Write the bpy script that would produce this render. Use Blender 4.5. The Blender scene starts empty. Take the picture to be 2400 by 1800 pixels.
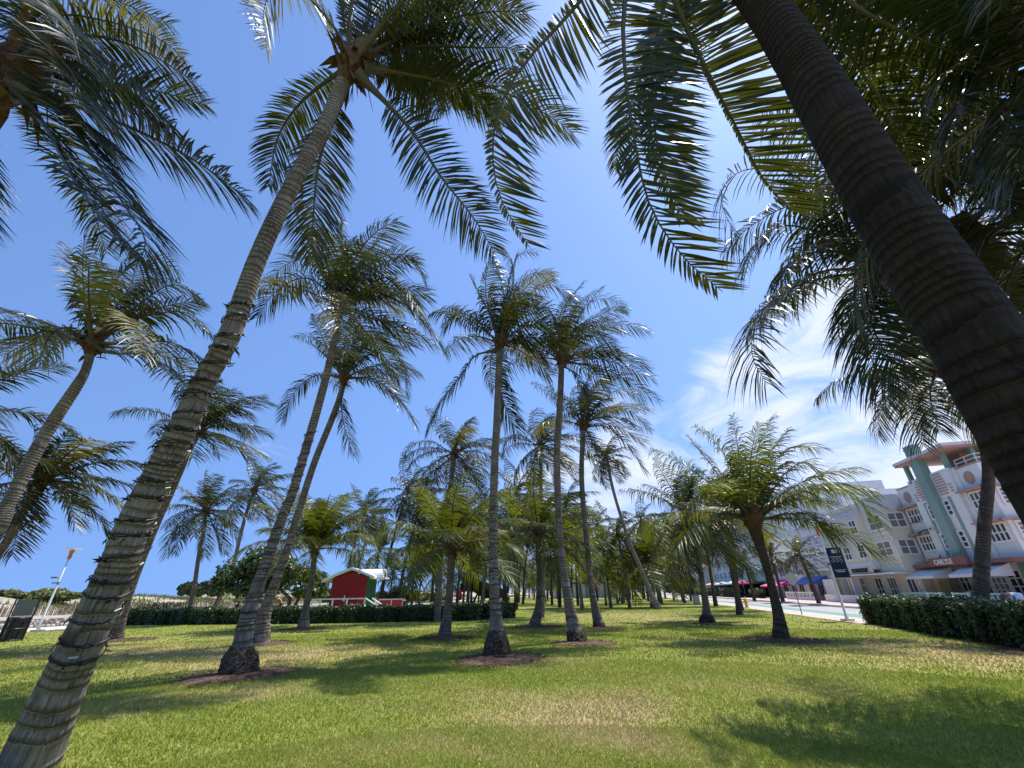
import bpy, math, random
import numpy as np
from mathutils import Vector
S = bpy.context.scene; COL = S.collection
rad = math.radians
# ------------------------------------------------------------------ camera
H = 1.6
F_, CX_, CY_ = 963., 1200., 900.
_u = np.array([1165. - CX_, CY_ + 1000., -F_]); _u /= np.linalg.norm(_u)
_f = np.array([0, 0, -1.]); _f = _f - _u * _f.dot(_u); _f /= np.linalg.norm(_f)
RM = np.array([np.cross(_f, _u), _f, _u])           # rows: world axes seen from the camera
cam = bpy.data.cameras.new('camera'); camo = bpy.data.objects.new('camera', cam); COL.objects.link(camo)
cam.sensor_width = 36; cam.lens = 36 * F_ / 2400; cam.clip_end = 3000; cam.clip_start = .05
from mathutils import Matrix
M4 = Matrix([list(RM[0]) + [0], list(RM[1]) + [0], list(RM[2]) + [H], [0, 0, 0, 1]])
camo.matrix_world = M4
S.camera = camo
# ------------------------------------------------------------------ sky + sun
SUN = Vector((.35, .20, 1.0)).normalized()
el = math.asin(SUN.z); az = math.atan2(SUN.x, SUN.y)
W = bpy.data.worlds.new('World'); S.world = W; W.use_nodes = True
nt = W.node_tree; nt.nodes.clear(); N = nt.nodes.new; LK = nt.links.new
out = N('ShaderNodeOutputWorld'); bg = N('ShaderNodeBackground'); sky = N('ShaderNodeTexSky')
sky.sky_type = 'NISHITA'; sky.sun_disc = False; sky.sun_elevation = el; sky.sun_rotation = az
sky.air_density = 1.0; sky.dust_density = .4; sky.ozone_density = 1.3; sky.altitude = 0
bg.inputs['Strength'].default_value = .107
tint = N('ShaderNodeMix'); tint.data_type = 'RGBA'; tint.blend_type = 'MULTIPLY'; tint.inputs[0].default_value = 1
tint.inputs[7].default_value = (1.30, 1.53, 1.86, 1)
LK(sky.outputs[0], tint.inputs[6])
sg = N('ShaderNodeTexCoord'); sm = N('ShaderNodeMapping'); sm.inputs['Scale'].default_value = (1, 1, .56); sm.inputs['Location'].default_value = (0, 0, .46)
LK(sg.outputs['Generated'], sm.inputs[0]); sn = N('ShaderNodeVectorMath'); sn.operation = 'NORMALIZE'; LK(sm.outputs[0], sn.inputs[0]); LK(sn.outputs[0], sky.inputs[0])
tc = N('ShaderNodeTexCoord'); mp = N('ShaderNodeMapping'); mp.inputs['Scale'].default_value = (1, 1, 2.2)
LK(tc.outputs['Generated'], mp.inputs[0])
n1 = N('ShaderNodeTexNoise'); n1.inputs['Scale'].default_value = 4.4; n1.inputs['Detail'].default_value = 12; n1.inputs['Roughness'].default_value = .60
n1.inputs['Distortion'].default_value = .7
LK(mp.outputs[0], n1.inputs['Vector'])
def cloud_mask(d, lo, hi):
    v = N('ShaderNodeVectorMath'); v.operation = 'DOT_PRODUCT'; v.inputs[1].default_value = Vector(d).normalized()
    LK(tc.outputs['Generated'], v.inputs[0])
    m = N('ShaderNodeMapRange'); m.interpolation_type = 'SMOOTHSTEP'; m.inputs[1].default_value = lo; m.inputs[2].default_value = hi
    LK(v.outputs['Value'], m.inputs[0]); return m.outputs[0]
def mth(op, a, b):
    m = N('ShaderNodeMath'); m.operation = op
    for i, x in enumerate((a, b)):
        if hasattr(x, 'type'): LK(x, m.inputs[i])
        else: m.inputs[i].default_value = x
    return m.outputs[0]
mA = cloud_mask((.722, .678, .136), .84, .945); mB = cloud_mask((-.49, .825, .285), .988, .999); mC = cloud_mask((.27, .94, .10), .90, .99)
msum = mth('MAXIMUM', mA, mth('MAXIMUM', mth('MULTIPLY', mB, .33), mth('MULTIPLY', mC, .76)))
thr = mth('ADD', n1.outputs[0], mth('MULTIPLY', mth('SUBTRACT', msum, 1.), .42))
cm = N('ShaderNodeMapRange'); cm.interpolation_type = 'SMOOTHSTEP'; cm.inputs[1].default_value = .26; cm.inputs[2].default_value = .58
LK(thr, cm.inputs[0])
mix = N('ShaderNodeMix'); mix.data_type = 'RGBA'; LK(mth('MULTIPLY', cm.outputs[0], .9), mix.inputs[0])
LK(tint.outputs[2], mix.inputs[6]); mix.inputs[7].default_value = (6.9, 7.5, 8.8, 1)
LK(mix.outputs[2], bg.inputs[0]); LK(bg.outputs[0], out.inputs[0])
sl = bpy.data.lights.new('sun', 'SUN'); sl.energy = 5.0; sl.angle = rad(.53); sl.color = (1, .955, .88)
so = bpy.data.objects.new('sun', sl); COL.objects.link(so); so.rotation_euler = SUN.to_track_quat('Z', 'Y').to_euler(); so.location = (0, 0, 30)
S.view_settings.view_transform = 'Standard'; S.view_settings.look = 'None'; S.view_settings.exposure = 0.32; S.view_settings.gamma = 1
S.cycles.max_bounces = 6; S.cycles.diffuse_bounces = 2; S.cycles.glossy_bounces = 2; S.cycles.transmission_bounces = 3; S.cycles.transparent_max_bounces = 4

# ------------------------------------------------------------------ pixel helpers (photo is 2400 x 1800)
def ray(u, v):
    d = RM @ np.array([u - CX_, CY_ - v, -F_]); return d / np.linalg.norm(d)
def AT(u, v, Y):
    d = ray(u, v); return np.array([0, 0, H]) + d * (Y / d[1])
def GP(u, v, z=0.):
    d = ray(u, v); return np.array([0, 0, H]) + d * ((z - H) / d[2])
def PR(p):
    c = RM.T @ (np.array(p, float) - [0, 0, H]); return np.array([CX_ + F_ * c[0] / -c[2], CY_ - F_ * c[1] / -c[2]])
A_ = rad(12.19)                                     # the street's direction
def ST(s, p, z=0.):
    return np.array([s * math.sin(A_) + p * math.cos(A_), s * math.cos(A_) - p * math.sin(A_), z])
# ------------------------------------------------------------------ materials
def mat(name, col, rough=.6, spec=.5, noise=None, bump=None, metal=0., emit=None):
    m = bpy.data.materials.new(name); m.use_nodes = True; t = m.node_tree; b = t.nodes['Principled BSDF']
    b.inputs['Base Color'].default_value = (*col, 1); b.inputs['Roughness'].default_value = rough
    b.inputs['Specular IOR Level'].default_value = spec; b.inputs['Metallic'].default_value = metal
    if noise:                                        # (scale, col2, lo, hi)
        g = t.nodes.new('ShaderNodeTexCoord'); n = t.nodes.new('ShaderNodeTexNoise'); n.inputs['Scale'].default_value = noise[0]
        n.inputs['Detail'].default_value = 5; n.inputs['Roughness'].default_value = .6
        r = t.nodes.new('ShaderNodeMapRange'); r.inputs[1].default_value = noise[2]; r.inputs[2].default_value = noise[3]
        x = t.nodes.new('ShaderNodeMix'); x.data_type = 'RGBA'; x.inputs[6].default_value = (*col, 1); x.inputs[7].default_value = (*noise[1], 1)
        t.links.new(g.outputs['Object'], n.inputs['Vector']); t.links.new(n.outputs[0], r.inputs[0]); t.links.new(r.outputs[0], x.inputs[0])
        t.links.new(x.outputs[2], b.inputs['Base Color'])
    if bump:
        g = t.nodes.new('ShaderNodeTexCoord'); n = t.nodes.new('ShaderNodeTexNoise'); n.inputs['Scale'].default_value = bump[0]; n.inputs['Detail'].default_value = 6
        k = t.nodes.new('ShaderNodeBump'); k.inputs['Strength'].default_value = bump[1]; k.inputs['Distance'].default_value = bump[2]
        t.links.new(g.outputs['Object'], n.inputs['Vector']); t.links.new(n.outputs[0], k.inputs['Height']); t.links.new(k.outputs[0], b.inputs['Normal'])
    return m
def leafmat(name, ca, cb, trans, rough=.38, tw=.35, scale=9., spec=.5):
    m = bpy.data.materials.new(name); m.use_nodes = True; t = m.node_tree; b = t.nodes['Principled BSDF']; o = t.nodes['Material Output']
    g = t.nodes.new('ShaderNodeTexCoord'); n = t.nodes.new('ShaderNodeTexNoise'); n.inputs['Scale'].default_value = scale; n.inputs['Detail'].default_value = 3
    r = t.nodes.new('ShaderNodeMapRange'); r.inputs[1].default_value = .35; r.inputs[2].default_value = .68
    x = t.nodes.new('ShaderNodeMix'); x.data_type = 'RGBA'; x.inputs[6].default_value = (*ca, 1); x.inputs[7].default_value = (*cb, 1)
    t.links.new(g.outputs['Object'], n.inputs['Vector']); t.links.new(n.outputs[0], r.inputs[0]); t.links.new(r.outputs[0], x.inputs[0])
    t.links.new(x.outputs[2], b.inputs['Base Color']); b.inputs['Roughness'].default_value = rough; b.inputs['Specular IOR Level'].default_value = spec
    tr = t.nodes.new('ShaderNodeBsdfTranslucent'); tr.inputs[0].default_value = (*trans, 1)
    a = t.nodes.new('ShaderNodeMixShader'); a.inputs[0].default_value = tw
    t.links.new(b.outputs[0], a.inputs[1]); t.links.new(tr.outputs[0], a.inputs[2]); t.links.new(a.outputs[0], o.inputs[0])
    return m
M = {}
M['leaf'] = leafmat('palm_leaf', (.017, .027, .010), (.034, .046, .017), (.12, .13, .008), .36, .20, spec=.32)
M['leaf2'] = leafmat('palm_leaf_young', (.032, .050, .012), (.070, .088, .020), (.26, .29, .012), .40, .30, spec=.32)
M['leafy'] = leafmat('palm_leaf_yellow', (.12, .13, .045), (.20, .18, .06), (.30, .25, .03), .42, .28)
M['dead'] = leafmat('palm_leaf_dead', (.13, .085, .045), (.22, .155, .09), (.12, .08, .03), .7, .15, spec=.2)
M['petiole'] = mat('palm_petiole', (.062, .070, .024), .55, .3, noise=(4, (.10, .075, .035), .4, .6))
M['fibre'] = mat('palm_fibre', (.085, .050, .026), .9, .2, noise=(14, (.17, .10, .05), .4, .62), bump=(30, .8, .02))
M['root'] = mat('root_mass', (.034, .027, .020), .95, .1, noise=(17, (.15, .12, .09), .42, .62), bump=(40, 1., .03))
M['grape'] = leafmat('broad_leaf', (.036, .062, .014), (.075, .115, .026), (.13, .2, .02), .4, .22, 3)
M['grape2'] = leafmat('shrub_leaf', (.10, .13, .028), (.15, .17, .045), (.25, .28, .04), .5, .25, 3)
M['hedge'] = leafmat('hedge_leaf', (.026, .048, .013), (.05, .078, .02), (.10, .15, .02), .38, .2, 5)
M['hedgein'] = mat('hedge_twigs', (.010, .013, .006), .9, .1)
M['bark'] = mat('bark', (.10, .075, .055), .9, .2, noise=(8, (.17, .14, .11), .4, .6))
def trunkmat(name, ca, cb, cring, ringd):
    m = bpy.data.materials.new(name); m.use_nodes = True; t = m.node_tree; b = t.nodes['Principled BSDF']; n_ = t.nodes.new; l = t.links.new
    uv = n_('ShaderNodeUVMap'); sp = n_('ShaderNodeSeparateXYZ'); l(uv.outputs[0], sp.inputs[0])
    g = n_('ShaderNodeTexCoord')
    fine = n_('ShaderNodeTexNoise'); fine.inputs['Scale'].default_value = 1; fine.inputs['Detail'].default_value = 6; fine.inputs['Roughness'].default_value = .65
    mpp = n_('ShaderNodeMapping'); mpp.inputs['Scale'].default_value = (46, 7, 1); l(uv.outputs[0], mpp.inputs[0]); l(mpp.outputs[0], fine.inputs['Vector'])
    big = n_('ShaderNodeTexNoise'); big.inputs['Scale'].default_value = 3.2; big.inputs['Detail'].default_value = 5; l(g.outputs['Object'], big.inputs['Vector'])
    def M_(op, a, c):
        q = n_('ShaderNodeMath'); q.operation = op
        for i, x in enumerate((a, c)):
            if hasattr(x, 'type'): l(x, q.inputs[i])
            else: q.inputs[i].default_value = x
        return q.outputs[0]
    lowf = n_('ShaderNodeTexNoise'); lowf.inputs['Scale'].default_value = 2.2; l(g.outputs['Object'], lowf.inputs['Vector'])
    vv = M_('ADD', M_('MULTIPLY', sp.outputs[1], ringd), M_('ADD', M_('MULTIPLY', lowf.outputs[0], .5), M_('MULTIPLY', fine.outputs[0], .30)))
    fr = M_('FRACT', vv, 0)
    ring = n_('ShaderNodeMapRange'); ring.inputs[1].default_value = .80; ring.inputs[2].default_value = .97; l(fr, ring.inputs[0])
    dark = n_('ShaderNodeMapRange'); dark.inputs[1].default_value = .30; dark.inputs[2].default_value = .0; l(fr, dark.inputs[0])
    r1 = n_('ShaderNodeMapRange'); r1.inputs[1].default_value = .38; r1.inputs[2].default_value = .64; l(M_('ADD', M_('MULTIPLY', fine.outputs[0], .68), M_('MULTIPLY', big.outputs[0], .32)), r1.inputs[0])
    x = n_('ShaderNodeMix'); x.data_type = 'RGBA'; x.inputs[6].default_value = (*ca, 1); x.inputs[7].default_value = (*cb, 1); l(r1.outputs[0], x.inputs[0])
    y = n_('ShaderNodeMix'); y.data_type = 'RGBA'; y.inputs[7].default_value = (*cring, 1); l(x.outputs[2], y.inputs[6]); l(M_('MULTIPLY', M_('MULTIPLY', ring.outputs[0], M_('POWER', big.outputs[0], 2.)), 1.0), y.inputs[0])
    z = n_('ShaderNodeMix'); z.data_type = 'RGBA'; z.inputs[7].default_value = (ca[0] * .25, ca[1] * .22, ca[2] * .2, 1); l(y.outputs[2], z.inputs[6]); l(M_('MULTIPLY', M_('MULTIPLY', dark.outputs[0], M_('POWER', fine.outputs[0], 1.5)), 1.9), z.inputs[0])
    l(z.outputs[2], b.inputs['Base Color']); b.inputs['Roughness'].default_value = .9; b.inputs['Specular IOR Level'].default_value = .2
    k = n_('ShaderNodeBump'); k.inputs['Strength'].default_value = .9; k.inputs['Distance'].default_value = .02
    l(M_('ADD', M_('MULTIPLY', fine.outputs[0], .8), M_('SUBTRACT', ring.outputs[0], dark.outputs[0])), k.inputs['Height']); l(k.outputs[0], b.inputs['Normal'])
    return m
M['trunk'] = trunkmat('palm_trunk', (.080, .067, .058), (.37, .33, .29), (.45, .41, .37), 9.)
M['trunkshade'] = trunkmat('palm_trunk_shaded', (.016, .012, .009), (.055, .040, .029), (.06, .046, .036), 7.)  # darkened bark copy: the overhead trunk's backlit shade is put into its colour
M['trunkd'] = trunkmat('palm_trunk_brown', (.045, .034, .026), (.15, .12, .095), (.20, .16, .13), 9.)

# ------------------------------------------------------------------ object helpers
def tag(o, label=None, cat=None, group=None, kind=None):
    if label: o['label'] = label
    if cat: o['category'] = cat
    if group: o['group'] = group
    if kind: o['kind'] = kind
    return o
def empty(name, loc, label, cat, group=None, rz=0.):
    o = bpy.data.objects.new(name, None); COL.objects.link(o); o.location = [float(x) for x in loc]; o.rotation_euler = (0, 0, rz); o.empty_display_size = .3
    return tag(o, label, cat, group)
def mesh_np(name, V, F, mats, parent=None, mi=None, uv=None, smooth=False, loc=None):
    """V (n,3); F list of (m,k) int arrays with k = 3 or 4"""
    me = bpy.data.meshes.new(name); V = np.asarray(V, np.float32)
    me.vertices.add(len(V)); me.vertices.foreach_set('co', V.ravel())
    idx = np.concatenate([f.ravel() for f in F]).astype(np.int32); cnt = np.concatenate([np.full(len(f), f.shape[1]) for f in F]).astype(np.int32)
    me.loops.add(len(idx)); me.loops.foreach_set('vertex_index', idx)
    me.polygons.add(len(cnt)); me.polygons.foreach_set('loop_start', np.concatenate([[0], np.cumsum(cnt)[:-1]]).astype(np.int32))
    me.polygons.foreach_set('loop_total', cnt)
    for m in mats: me.materials.append(M[m] if isinstance(m, str) else m)
    if mi is not None: me.polygons.foreach_set('material_index', np.asarray(mi, np.int32))
    if smooth: me.polygons.foreach_set('use_smooth', np.ones(len(cnt), bool))
    if uv is not None:
        l = me.uv_layers.new(name='UVMap'); l.data.foreach_set('uv', np.asarray(uv, np.float32)[idx].ravel())
    me.update(calc_edges=True); me.validate()
    o = bpy.data.objects.new(name, me); COL.objects.link(o)
    if parent: o.parent = parent
    if loc is not None: o.location = [float(x) for x in loc]
    return o
class MB:
    def __init__(s): s.v = []; s.f = []; s.m = []
    def poly(s, pts, mi=0):
        b = len(s.v); s.v += [tuple(map(float, p)) for p in pts]; s.f.append(tuple(range(b, b + len(pts)))); s.m.append(mi)
    def box(s, x0, x1, y0, y1, z0, z1, mi=0):
        if x0 > x1: x0, x1 = x1, x0
        if y0 > y1: y0, y1 = y1, y0
        b = len(s.v)
        s.v += [(x0, y0, z0), (x1, y0, z0), (x1, y1, z0), (x0, y1, z0), (x0, y0, z1), (x1, y0, z1), (x1, y1, z1), (x0, y1, z1)]
        for f in ((0, 3, 2, 1), (4, 5, 6, 7), (0, 1, 5, 4), (1, 2, 6, 5), (2, 3, 7, 6), (3, 0, 4, 7)):
            s.f.append(tuple(b + i for i in f)); s.m.append(mi)
        return s
    def tube(s, pts, rs, n=8, mi=0, cap=True):
        pts = [Vector([float(c) for c in p]) for p in pts]
        if not hasattr(rs, '__len__'): rs = [rs] * len(pts)
        b = len(s.v); prev = None
        for i, p in enumerate(pts):
            t = (pts[min(i + 1, len(pts) - 1)] - pts[max(i - 1, 0)]); t = t.normalized() if t.length > 1e-9 else Vector((0, 0, 1))
            a = prev if prev else (Vector((1, 0, 0)) if abs(t.x) < .9 else Vector((0, 1, 0)))
            a = (a - t * a.dot(t)).normalized(); prev = a; c = t.cross(a)
            for k in range(n):
                q = p + (a * math.cos(2 * math.pi * k / n) + c * math.sin(2 * math.pi * k / n)) * rs[i]; s.v.append(tuple(q))
        for i in range(len(pts) - 1):
            for k in range(n):
                s.f.append((b + i * n + k, b + i * n + (k + 1) % n, b + (i + 1) * n + (k + 1) % n, b + (i + 1) * n + k)); s.m.append(mi)
        if cap:
            s.f.append(tuple(b + k for k in reversed(range(n)))); s.m.append(mi)
            s.f.append(tuple(b + (len(pts) - 1) * n + k for k in range(n))); s.m.append(mi)
        return s
    def build(s, name, mats, parent=None, smooth=False, bevel=0, loc=None):
        me = bpy.data.meshes.new(name); me.from_pydata(s.v, [], s.f)
        for m in (mats if isinstance(mats, (list, tuple)) else [mats]): me.materials.append(M[m] if isinstance(m, str) else m)
        me.polygons.foreach_set('material_index', s.m)
        if smooth: me.polygons.foreach_set('use_smooth', [True] * len(s.f))
        me.update(); o = bpy.data.objects.new(name, me); COL.objects.link(o)
        if parent: o.parent = parent
        if loc is not None: o.location = [float(x) for x in loc]
        if bevel:
            b = o.modifiers.new('bevel', 'BEVEL'); b.width = bevel; b.segments = 2; b.limit_method = 'ANGLE'
        return o
# ------------------------------------------------------------------ palms
def nrm(a): return a / np.maximum(np.linalg.norm(a, axis=-1, keepdims=True), 1e-9)
WIND = np.array([1., .12, .05])
def grow(d0, L, g, w, N=15, curl=0.):
    p = np.zeros(3); d = d0 / np.linalg.norm(d0); out = [p.copy()]; ds = L / (N - 1)
    for i in range(N - 1):
        t = i / (N - 1)
        d = d + (np.array([0, 0, -1.]) * g * (.35 + 1.5 * t) + WIND * w * (.3 + t)) * (1. / (N - 1)); d /= np.linalg.norm(d)
        p = p + d * ds; out.append(p.copy())
    return np.array(out)
def smooth_curve(pts, n=18):
    pts = np.array(pts, float); P = np.vstack([2 * pts[0] - pts[1], pts, 2 * pts[-1] - pts[-2]]); out = []
    m = len(pts) - 1
    for x in np.linspace(0, m - 1e-6, n):
        i = int(x); t = x - i; a, b, c, d = P[i], P[i + 1], P[i + 2], P[i + 3]
        out.append(.5 * ((2 * b) + (-a + c) * t + (2 * a - 5 * b + 4 * c - d) * t * t + (-a + 3 * b - 3 * c + d) * t ** 3))
    return np.array(out)
def frond_geo(C, Lm, n, w, rng, droop=.55, wind=.12, t0=.17, r0=.032, segs=3, miss=.05, outw=None, lift=.25, bias=0., roll=0., face=None, sides=(1., 1.)):
    """one pinnate frond: rachis tube + 2n leaflets. returns V, quads, tris, mi_quads, mi_tris"""
    seg = np.linalg.norm(np.diff(C, axis=0), axis=1); s = np.concatenate([[0], np.cumsum(seg)]); Lt = s[-1]; s /= Lt
    Tg = nrm(np.gradient(C, axis=0))
    up = np.tile(np.array([0, 0, 1.]), (len(C), 1)); ov = np.array([0., 0, 1.]) if outw is None else outw
    hor = C[-1] - C[0]; hor = np.array([hor[0], hor[1], 0]); hn = np.linalg.norm(hor); hor = hor / hn if hn > .05 else np.array([1., 0, 0])
    U = up * (1 - np.abs(Tg[:, 2:3])) + -hor * Tg[:, 2:3]; U = nrm(U - Tg * (U * Tg).sum(1, keepdims=True)); Sd = np.cross(Tg, U)
    if face is not None:                                               # a frond whose blade is turned towards a given point
        U = nrm(np.array(face)[None] - C); U = nrm(U - Tg * (U * Tg).sum(1, keepdims=True)); Sd = np.cross(Tg, U)
    if roll: Sd, U = Sd * math.cos(roll) + U * math.sin(roll), U * math.cos(roll) - Sd * math.sin(roll)
    ip = lambda A, t: np.stack([np.interp(t, s, A[:, i]) for i in range(3)], -1)
    V = []; Q = []; T3 = []; nv = 0
    k = 5; th = np.arange(k) * 2 * np.pi / k                        # rachis
    rr = r0 * (1.15 - s) ** 1.2 * (1 + 2.1 * np.exp(-s * 16))
    ring = C[:, None] + (Sd[:, None] * np.cos(th)[None, :, None] * 1.35 + U[:, None] * np.sin(th)[None, :, None]) * rr[:, None, None]
    V.append(ring.reshape(-1, 3)); nC = len(C)
    i0 = (np.arange(nC - 1)[:, None] * k + np.arange(k)[None]).ravel(); i1 = (np.arange(nC - 1)[:, None] * k + (np.arange(k)[None] + 1) % k).ravel()
    Qr = np.stack([i0, i1, i1 + k, i0 + k], 1); nv = nC * k
    for side in (-1, 1):
        t = np.linspace(t0, .985, n) + rng.uniform(-.3, .3, n) / n; t = t[rng.random(n) > miss]; m = len(t)
        x = (t - t0) / (1 - t0)
        a = np.radians(80 - 44 * x ** 1.3) + rng.normal(0, .07, m)
        L = Lm * np.minimum(1, (.45 + 1.9 * x)) * (1 - .62 * np.clip((x - .66) / .34, 0, 1) ** 1.4)
        L = np.maximum(L, Lm * .22) * rng.uniform(.86, 1.08, m) * sides[(side + 1) // 2]
        T = ip(Tg, t); UU = ip(U, t); SS = ip(Sd, t)
        d0 = nrm(side * SS * np.sin(a)[:, None] + T * np.cos(a)[:, None] + UU * (lift + rng.normal(0, .10, m))[:, None])
        p = ip(C, t); dr = droop * rng.uniform(.55, 1.35, m)
        cl = np.sin(x * rng.uniform(14, 22) + rng.uniform(0, 6)) * .06          # fronds part into small tufts
        d0 = nrm(d0 + T * cl[:, None])
        ws = w * rng.uniform(.8, 1.15, m) * np.clip(1.25 - .7 * x, .4, 1)
        prev = None; rows = []
        for j in range(segs + 1):
            q = j / segs
            c = p + d0 * (L * q)[:, None] + (np.array([0, 0, -1.])[None] * dr[:, None] + WIND[None] * wind) * (L * q * q)[:, None]
            rows.append(c)
        tw = rng.normal(0, .35, m)
        for j in range(segs):
            d = nrm(rows[j + 1] - rows[j] if j == 0 else rows[j + 1] - rows[j - 1])
            Cx = nrm(T - d * (T * d).sum(1, keepdims=True)); Nn = np.cross(d, Cx); Cx = nrm(Cx * np.cos(tw)[:, None] + Nn * np.sin(tw)[:, None])
            wj = ws * (.55, 1., .8, .5)[j if segs == 3 else min(j * 2, 2)]
            V.append(rows[j] - Cx * wj[:, None] * .5); V.append(rows[j] + Cx * wj[:, None] * .5)
        V.append(rows[segs]); b = nv; ar = np.arange(m)
        for j in range(segs - 1):
            Q.append(np.stack([b + (2 * j) * m + ar, b + (2 * j + 1) * m + ar, b + (2 * j + 3) * m + ar, b + (2 * j + 2) * m + ar], 1))
        T3.append(np.stack([b + (2 * segs - 2) * m + ar, b + (2 * segs - 1) * m + ar, b + 2 * segs * m + ar], 1)); nv += (2 * segs + 1) * m
    Q = np.vstack(Q); T3 = np.vstack(T3)
    return np.vstack(V), Qr, Q, T3
def frond_obj(parent, C, Lm, n, w, rng, leaf='leaf', **kw):
    o0 = C[0].copy(); V, Qr, Q, T3 = frond_geo(C, Lm, n, w, rng, **kw)
    mi = np.concatenate([np.ones(len(Qr)), np.zeros(len(Q)), np.zeros(len(T3))])
    pl = np.array(parent.location) if parent else 0
    return mesh_np('frond', V - o0, [Qr, Q, T3], [leaf, 'petiole'], parent, mi, loc=o0 - pl)
def trunk_geo(pts, rs, n=20, step=.05, ringd=9., amp=.035, rng=None, seed=0):
    pts = np.array(pts, float); rs = np.array(rs, float)
    L = np.linalg.norm(np.diff(pts, axis=0), axis=1).sum(); m = max(6, int(L / step)); C = smooth_curve(pts, m)
    x = np.linspace(0, len(pts) - 1, m); r = np.interp(x, np.arange(len(pts)), rs)
    s = np.concatenate([[0], np.cumsum(np.linalg.norm(np.diff(C, axis=0), axis=1))])
    T = nrm(np.gradient(C, axis=0)); ref = np.array([0, 1., 0]); a = nrm(ref - T * (T @ ref)[:, None]); c = np.cross(T, a)
    th = np.arange(n + 1) * 2 * np.pi / n; rng = rng or np.random.default_rng(seed)
    sw = s * ringd * (.75 + .5 * s / s[-1]) + 1.3 * np.sin(s * 1.9 + seed) + .7 * np.sin(s * 5.3 + seed * 2.) + .35 * np.sin(s * 11.7)
    ph = (sw[:, None] + .16 * np.sin(th[:n + 1] + seed)[None] + .05 * np.sin(th * 3 + s[:, None] * 3)[:, :]) % 1.; bumpv = 1 + amp * (ph - .5) * 2 * (.6 + .5 * np.sin(s * 3.3)[:, None])
    lob = 1 + .03 * np.sin(th * 3 + seed)[None] + .02 * np.sin(th * 5 + s[:, None] * 2.1)
    jit = rng.normal(0, amp * .10, (m, n)); jit = np.concatenate([jit, jit[:, :1]], 1)
    R = r[:, None] * bumpv * (lob + jit)
    V = C[:, None] + (a[:, None] * np.cos(th)[None, :, None] + c[:, None] * np.sin(th)[None, :, None]) * R[..., None]
    UV = np.stack([np.broadcast_to(th[None] / (2 * np.pi), (m, n + 1)), sw[:, None] / ringd + (.16 * np.sin(th + seed)[None] + .05 * np.sin(th * 3 + s[:, None] * 3)) / ringd], -1)
    i = (np.arange(m - 1)[:, None] * (n + 1) + np.arange(n)[None]).ravel()
    Q = np.stack([i, i + 1, i + n + 2, i + n + 1], 1)
    return V.reshape(-1, 3), Q, UV.reshape(-1, 2), C, r
def crown_heart(parent, hub, up, r, rng, k=26, s=1.):
    """brown boots and fibre where the fronds leave the trunk"""
    mb = MB(); up = Vector(up).normalized(); a = up.orthogonal().normalized(); b = up.cross(a)
    base = Vector((0, 0, 0))
    mb.tube([base - up * .30 * s, base - up * .12 * s, base + up * .12 * s, base + up * .4 * s, base + up * .7 * s], [r * .9, r * 1.35, r * 1.7, r * 1.25, r * .4], 10)
    for i in range(k):
        th = rng.uniform(0, 6.28); o = a * math.cos(th) + b * math.sin(th); z0 = rng.uniform(-.3, .25) * s; ln = rng.uniform(.22, .5) * s
        p0 = base + up * z0 + o * r * 1.1; d = (o * rng.uniform(.3, 1.) + up * rng.uniform(-1., 1.2) + Vector((0, 0, -.4))).normalized()
        p1 = p0 + d * ln * .5; p2 = p1 + (d + Vector((0, 0, -.5))).normalized() * ln * .5; wv = d.cross(o)
        wv = wv.normalized() * rng.uniform(.03, .075) * s if wv.length > .01 else a * .04
        mb.poly([p0 - wv, p0 + wv, p1 + wv * .8, p1 - wv * .8]); mb.poly([p1 - wv * .8, p1 + wv * .8, p2])
    for i in range(int(k * .35)):                                      # strands of spent flowers
        th = rng.uniform(0, 6.28); o = a * math.cos(th) + b * math.sin(th); p = base + up * .2 * s + o * r; pts = [p]
        for q in range(3): p = p + (o * .5 + Vector((0, 0, .2 - .45 * q)) + Vector([float(c) for c in rng.normal(0, .12, 3)])) * .28 * s; pts.append(p)
        mb.tube(pts, [.014 * s, .010 * s, .007 * s, .003], 4, 1)
    return mb.build('crown_heart', ['fibre', 'petiole'], parent, loc=Vector(hub) - parent.location)
def px_trunk(nodes, Y0, Y1, lean=1.):
    """nodes (u, v, width px) from the base up -> world points and radii, the depth running from Y0 to Y1"""
    n = len(nodes); P = []; R = []
    vs = np.array([v for u, v, w in nodes], float); f = (vs[0] - vs) / (vs[0] - vs[-1])
    for (u, v, w), t in zip(nodes, f):
        P.append(AT(u, v, Y0 + (Y1 - Y0) * t ** lean))
    P = np.array(P)
    for i, (u, v, w) in enumerate(nodes):
        t = P[min(i + 1, n - 1)] - P[max(i - 1, 0)]; vd = P[i] - np.array([0, 0, H]); sv = np.cross(t, vd); sv /= np.linalg.norm(sv)
        e = .02; R.append(w / 2 * e / np.linalg.norm(PR(P[i] + sv * e) - PR(P[i])))
    return P, R
TR = {}
PALMS = 'coconut palms standing on the lawn'
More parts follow.
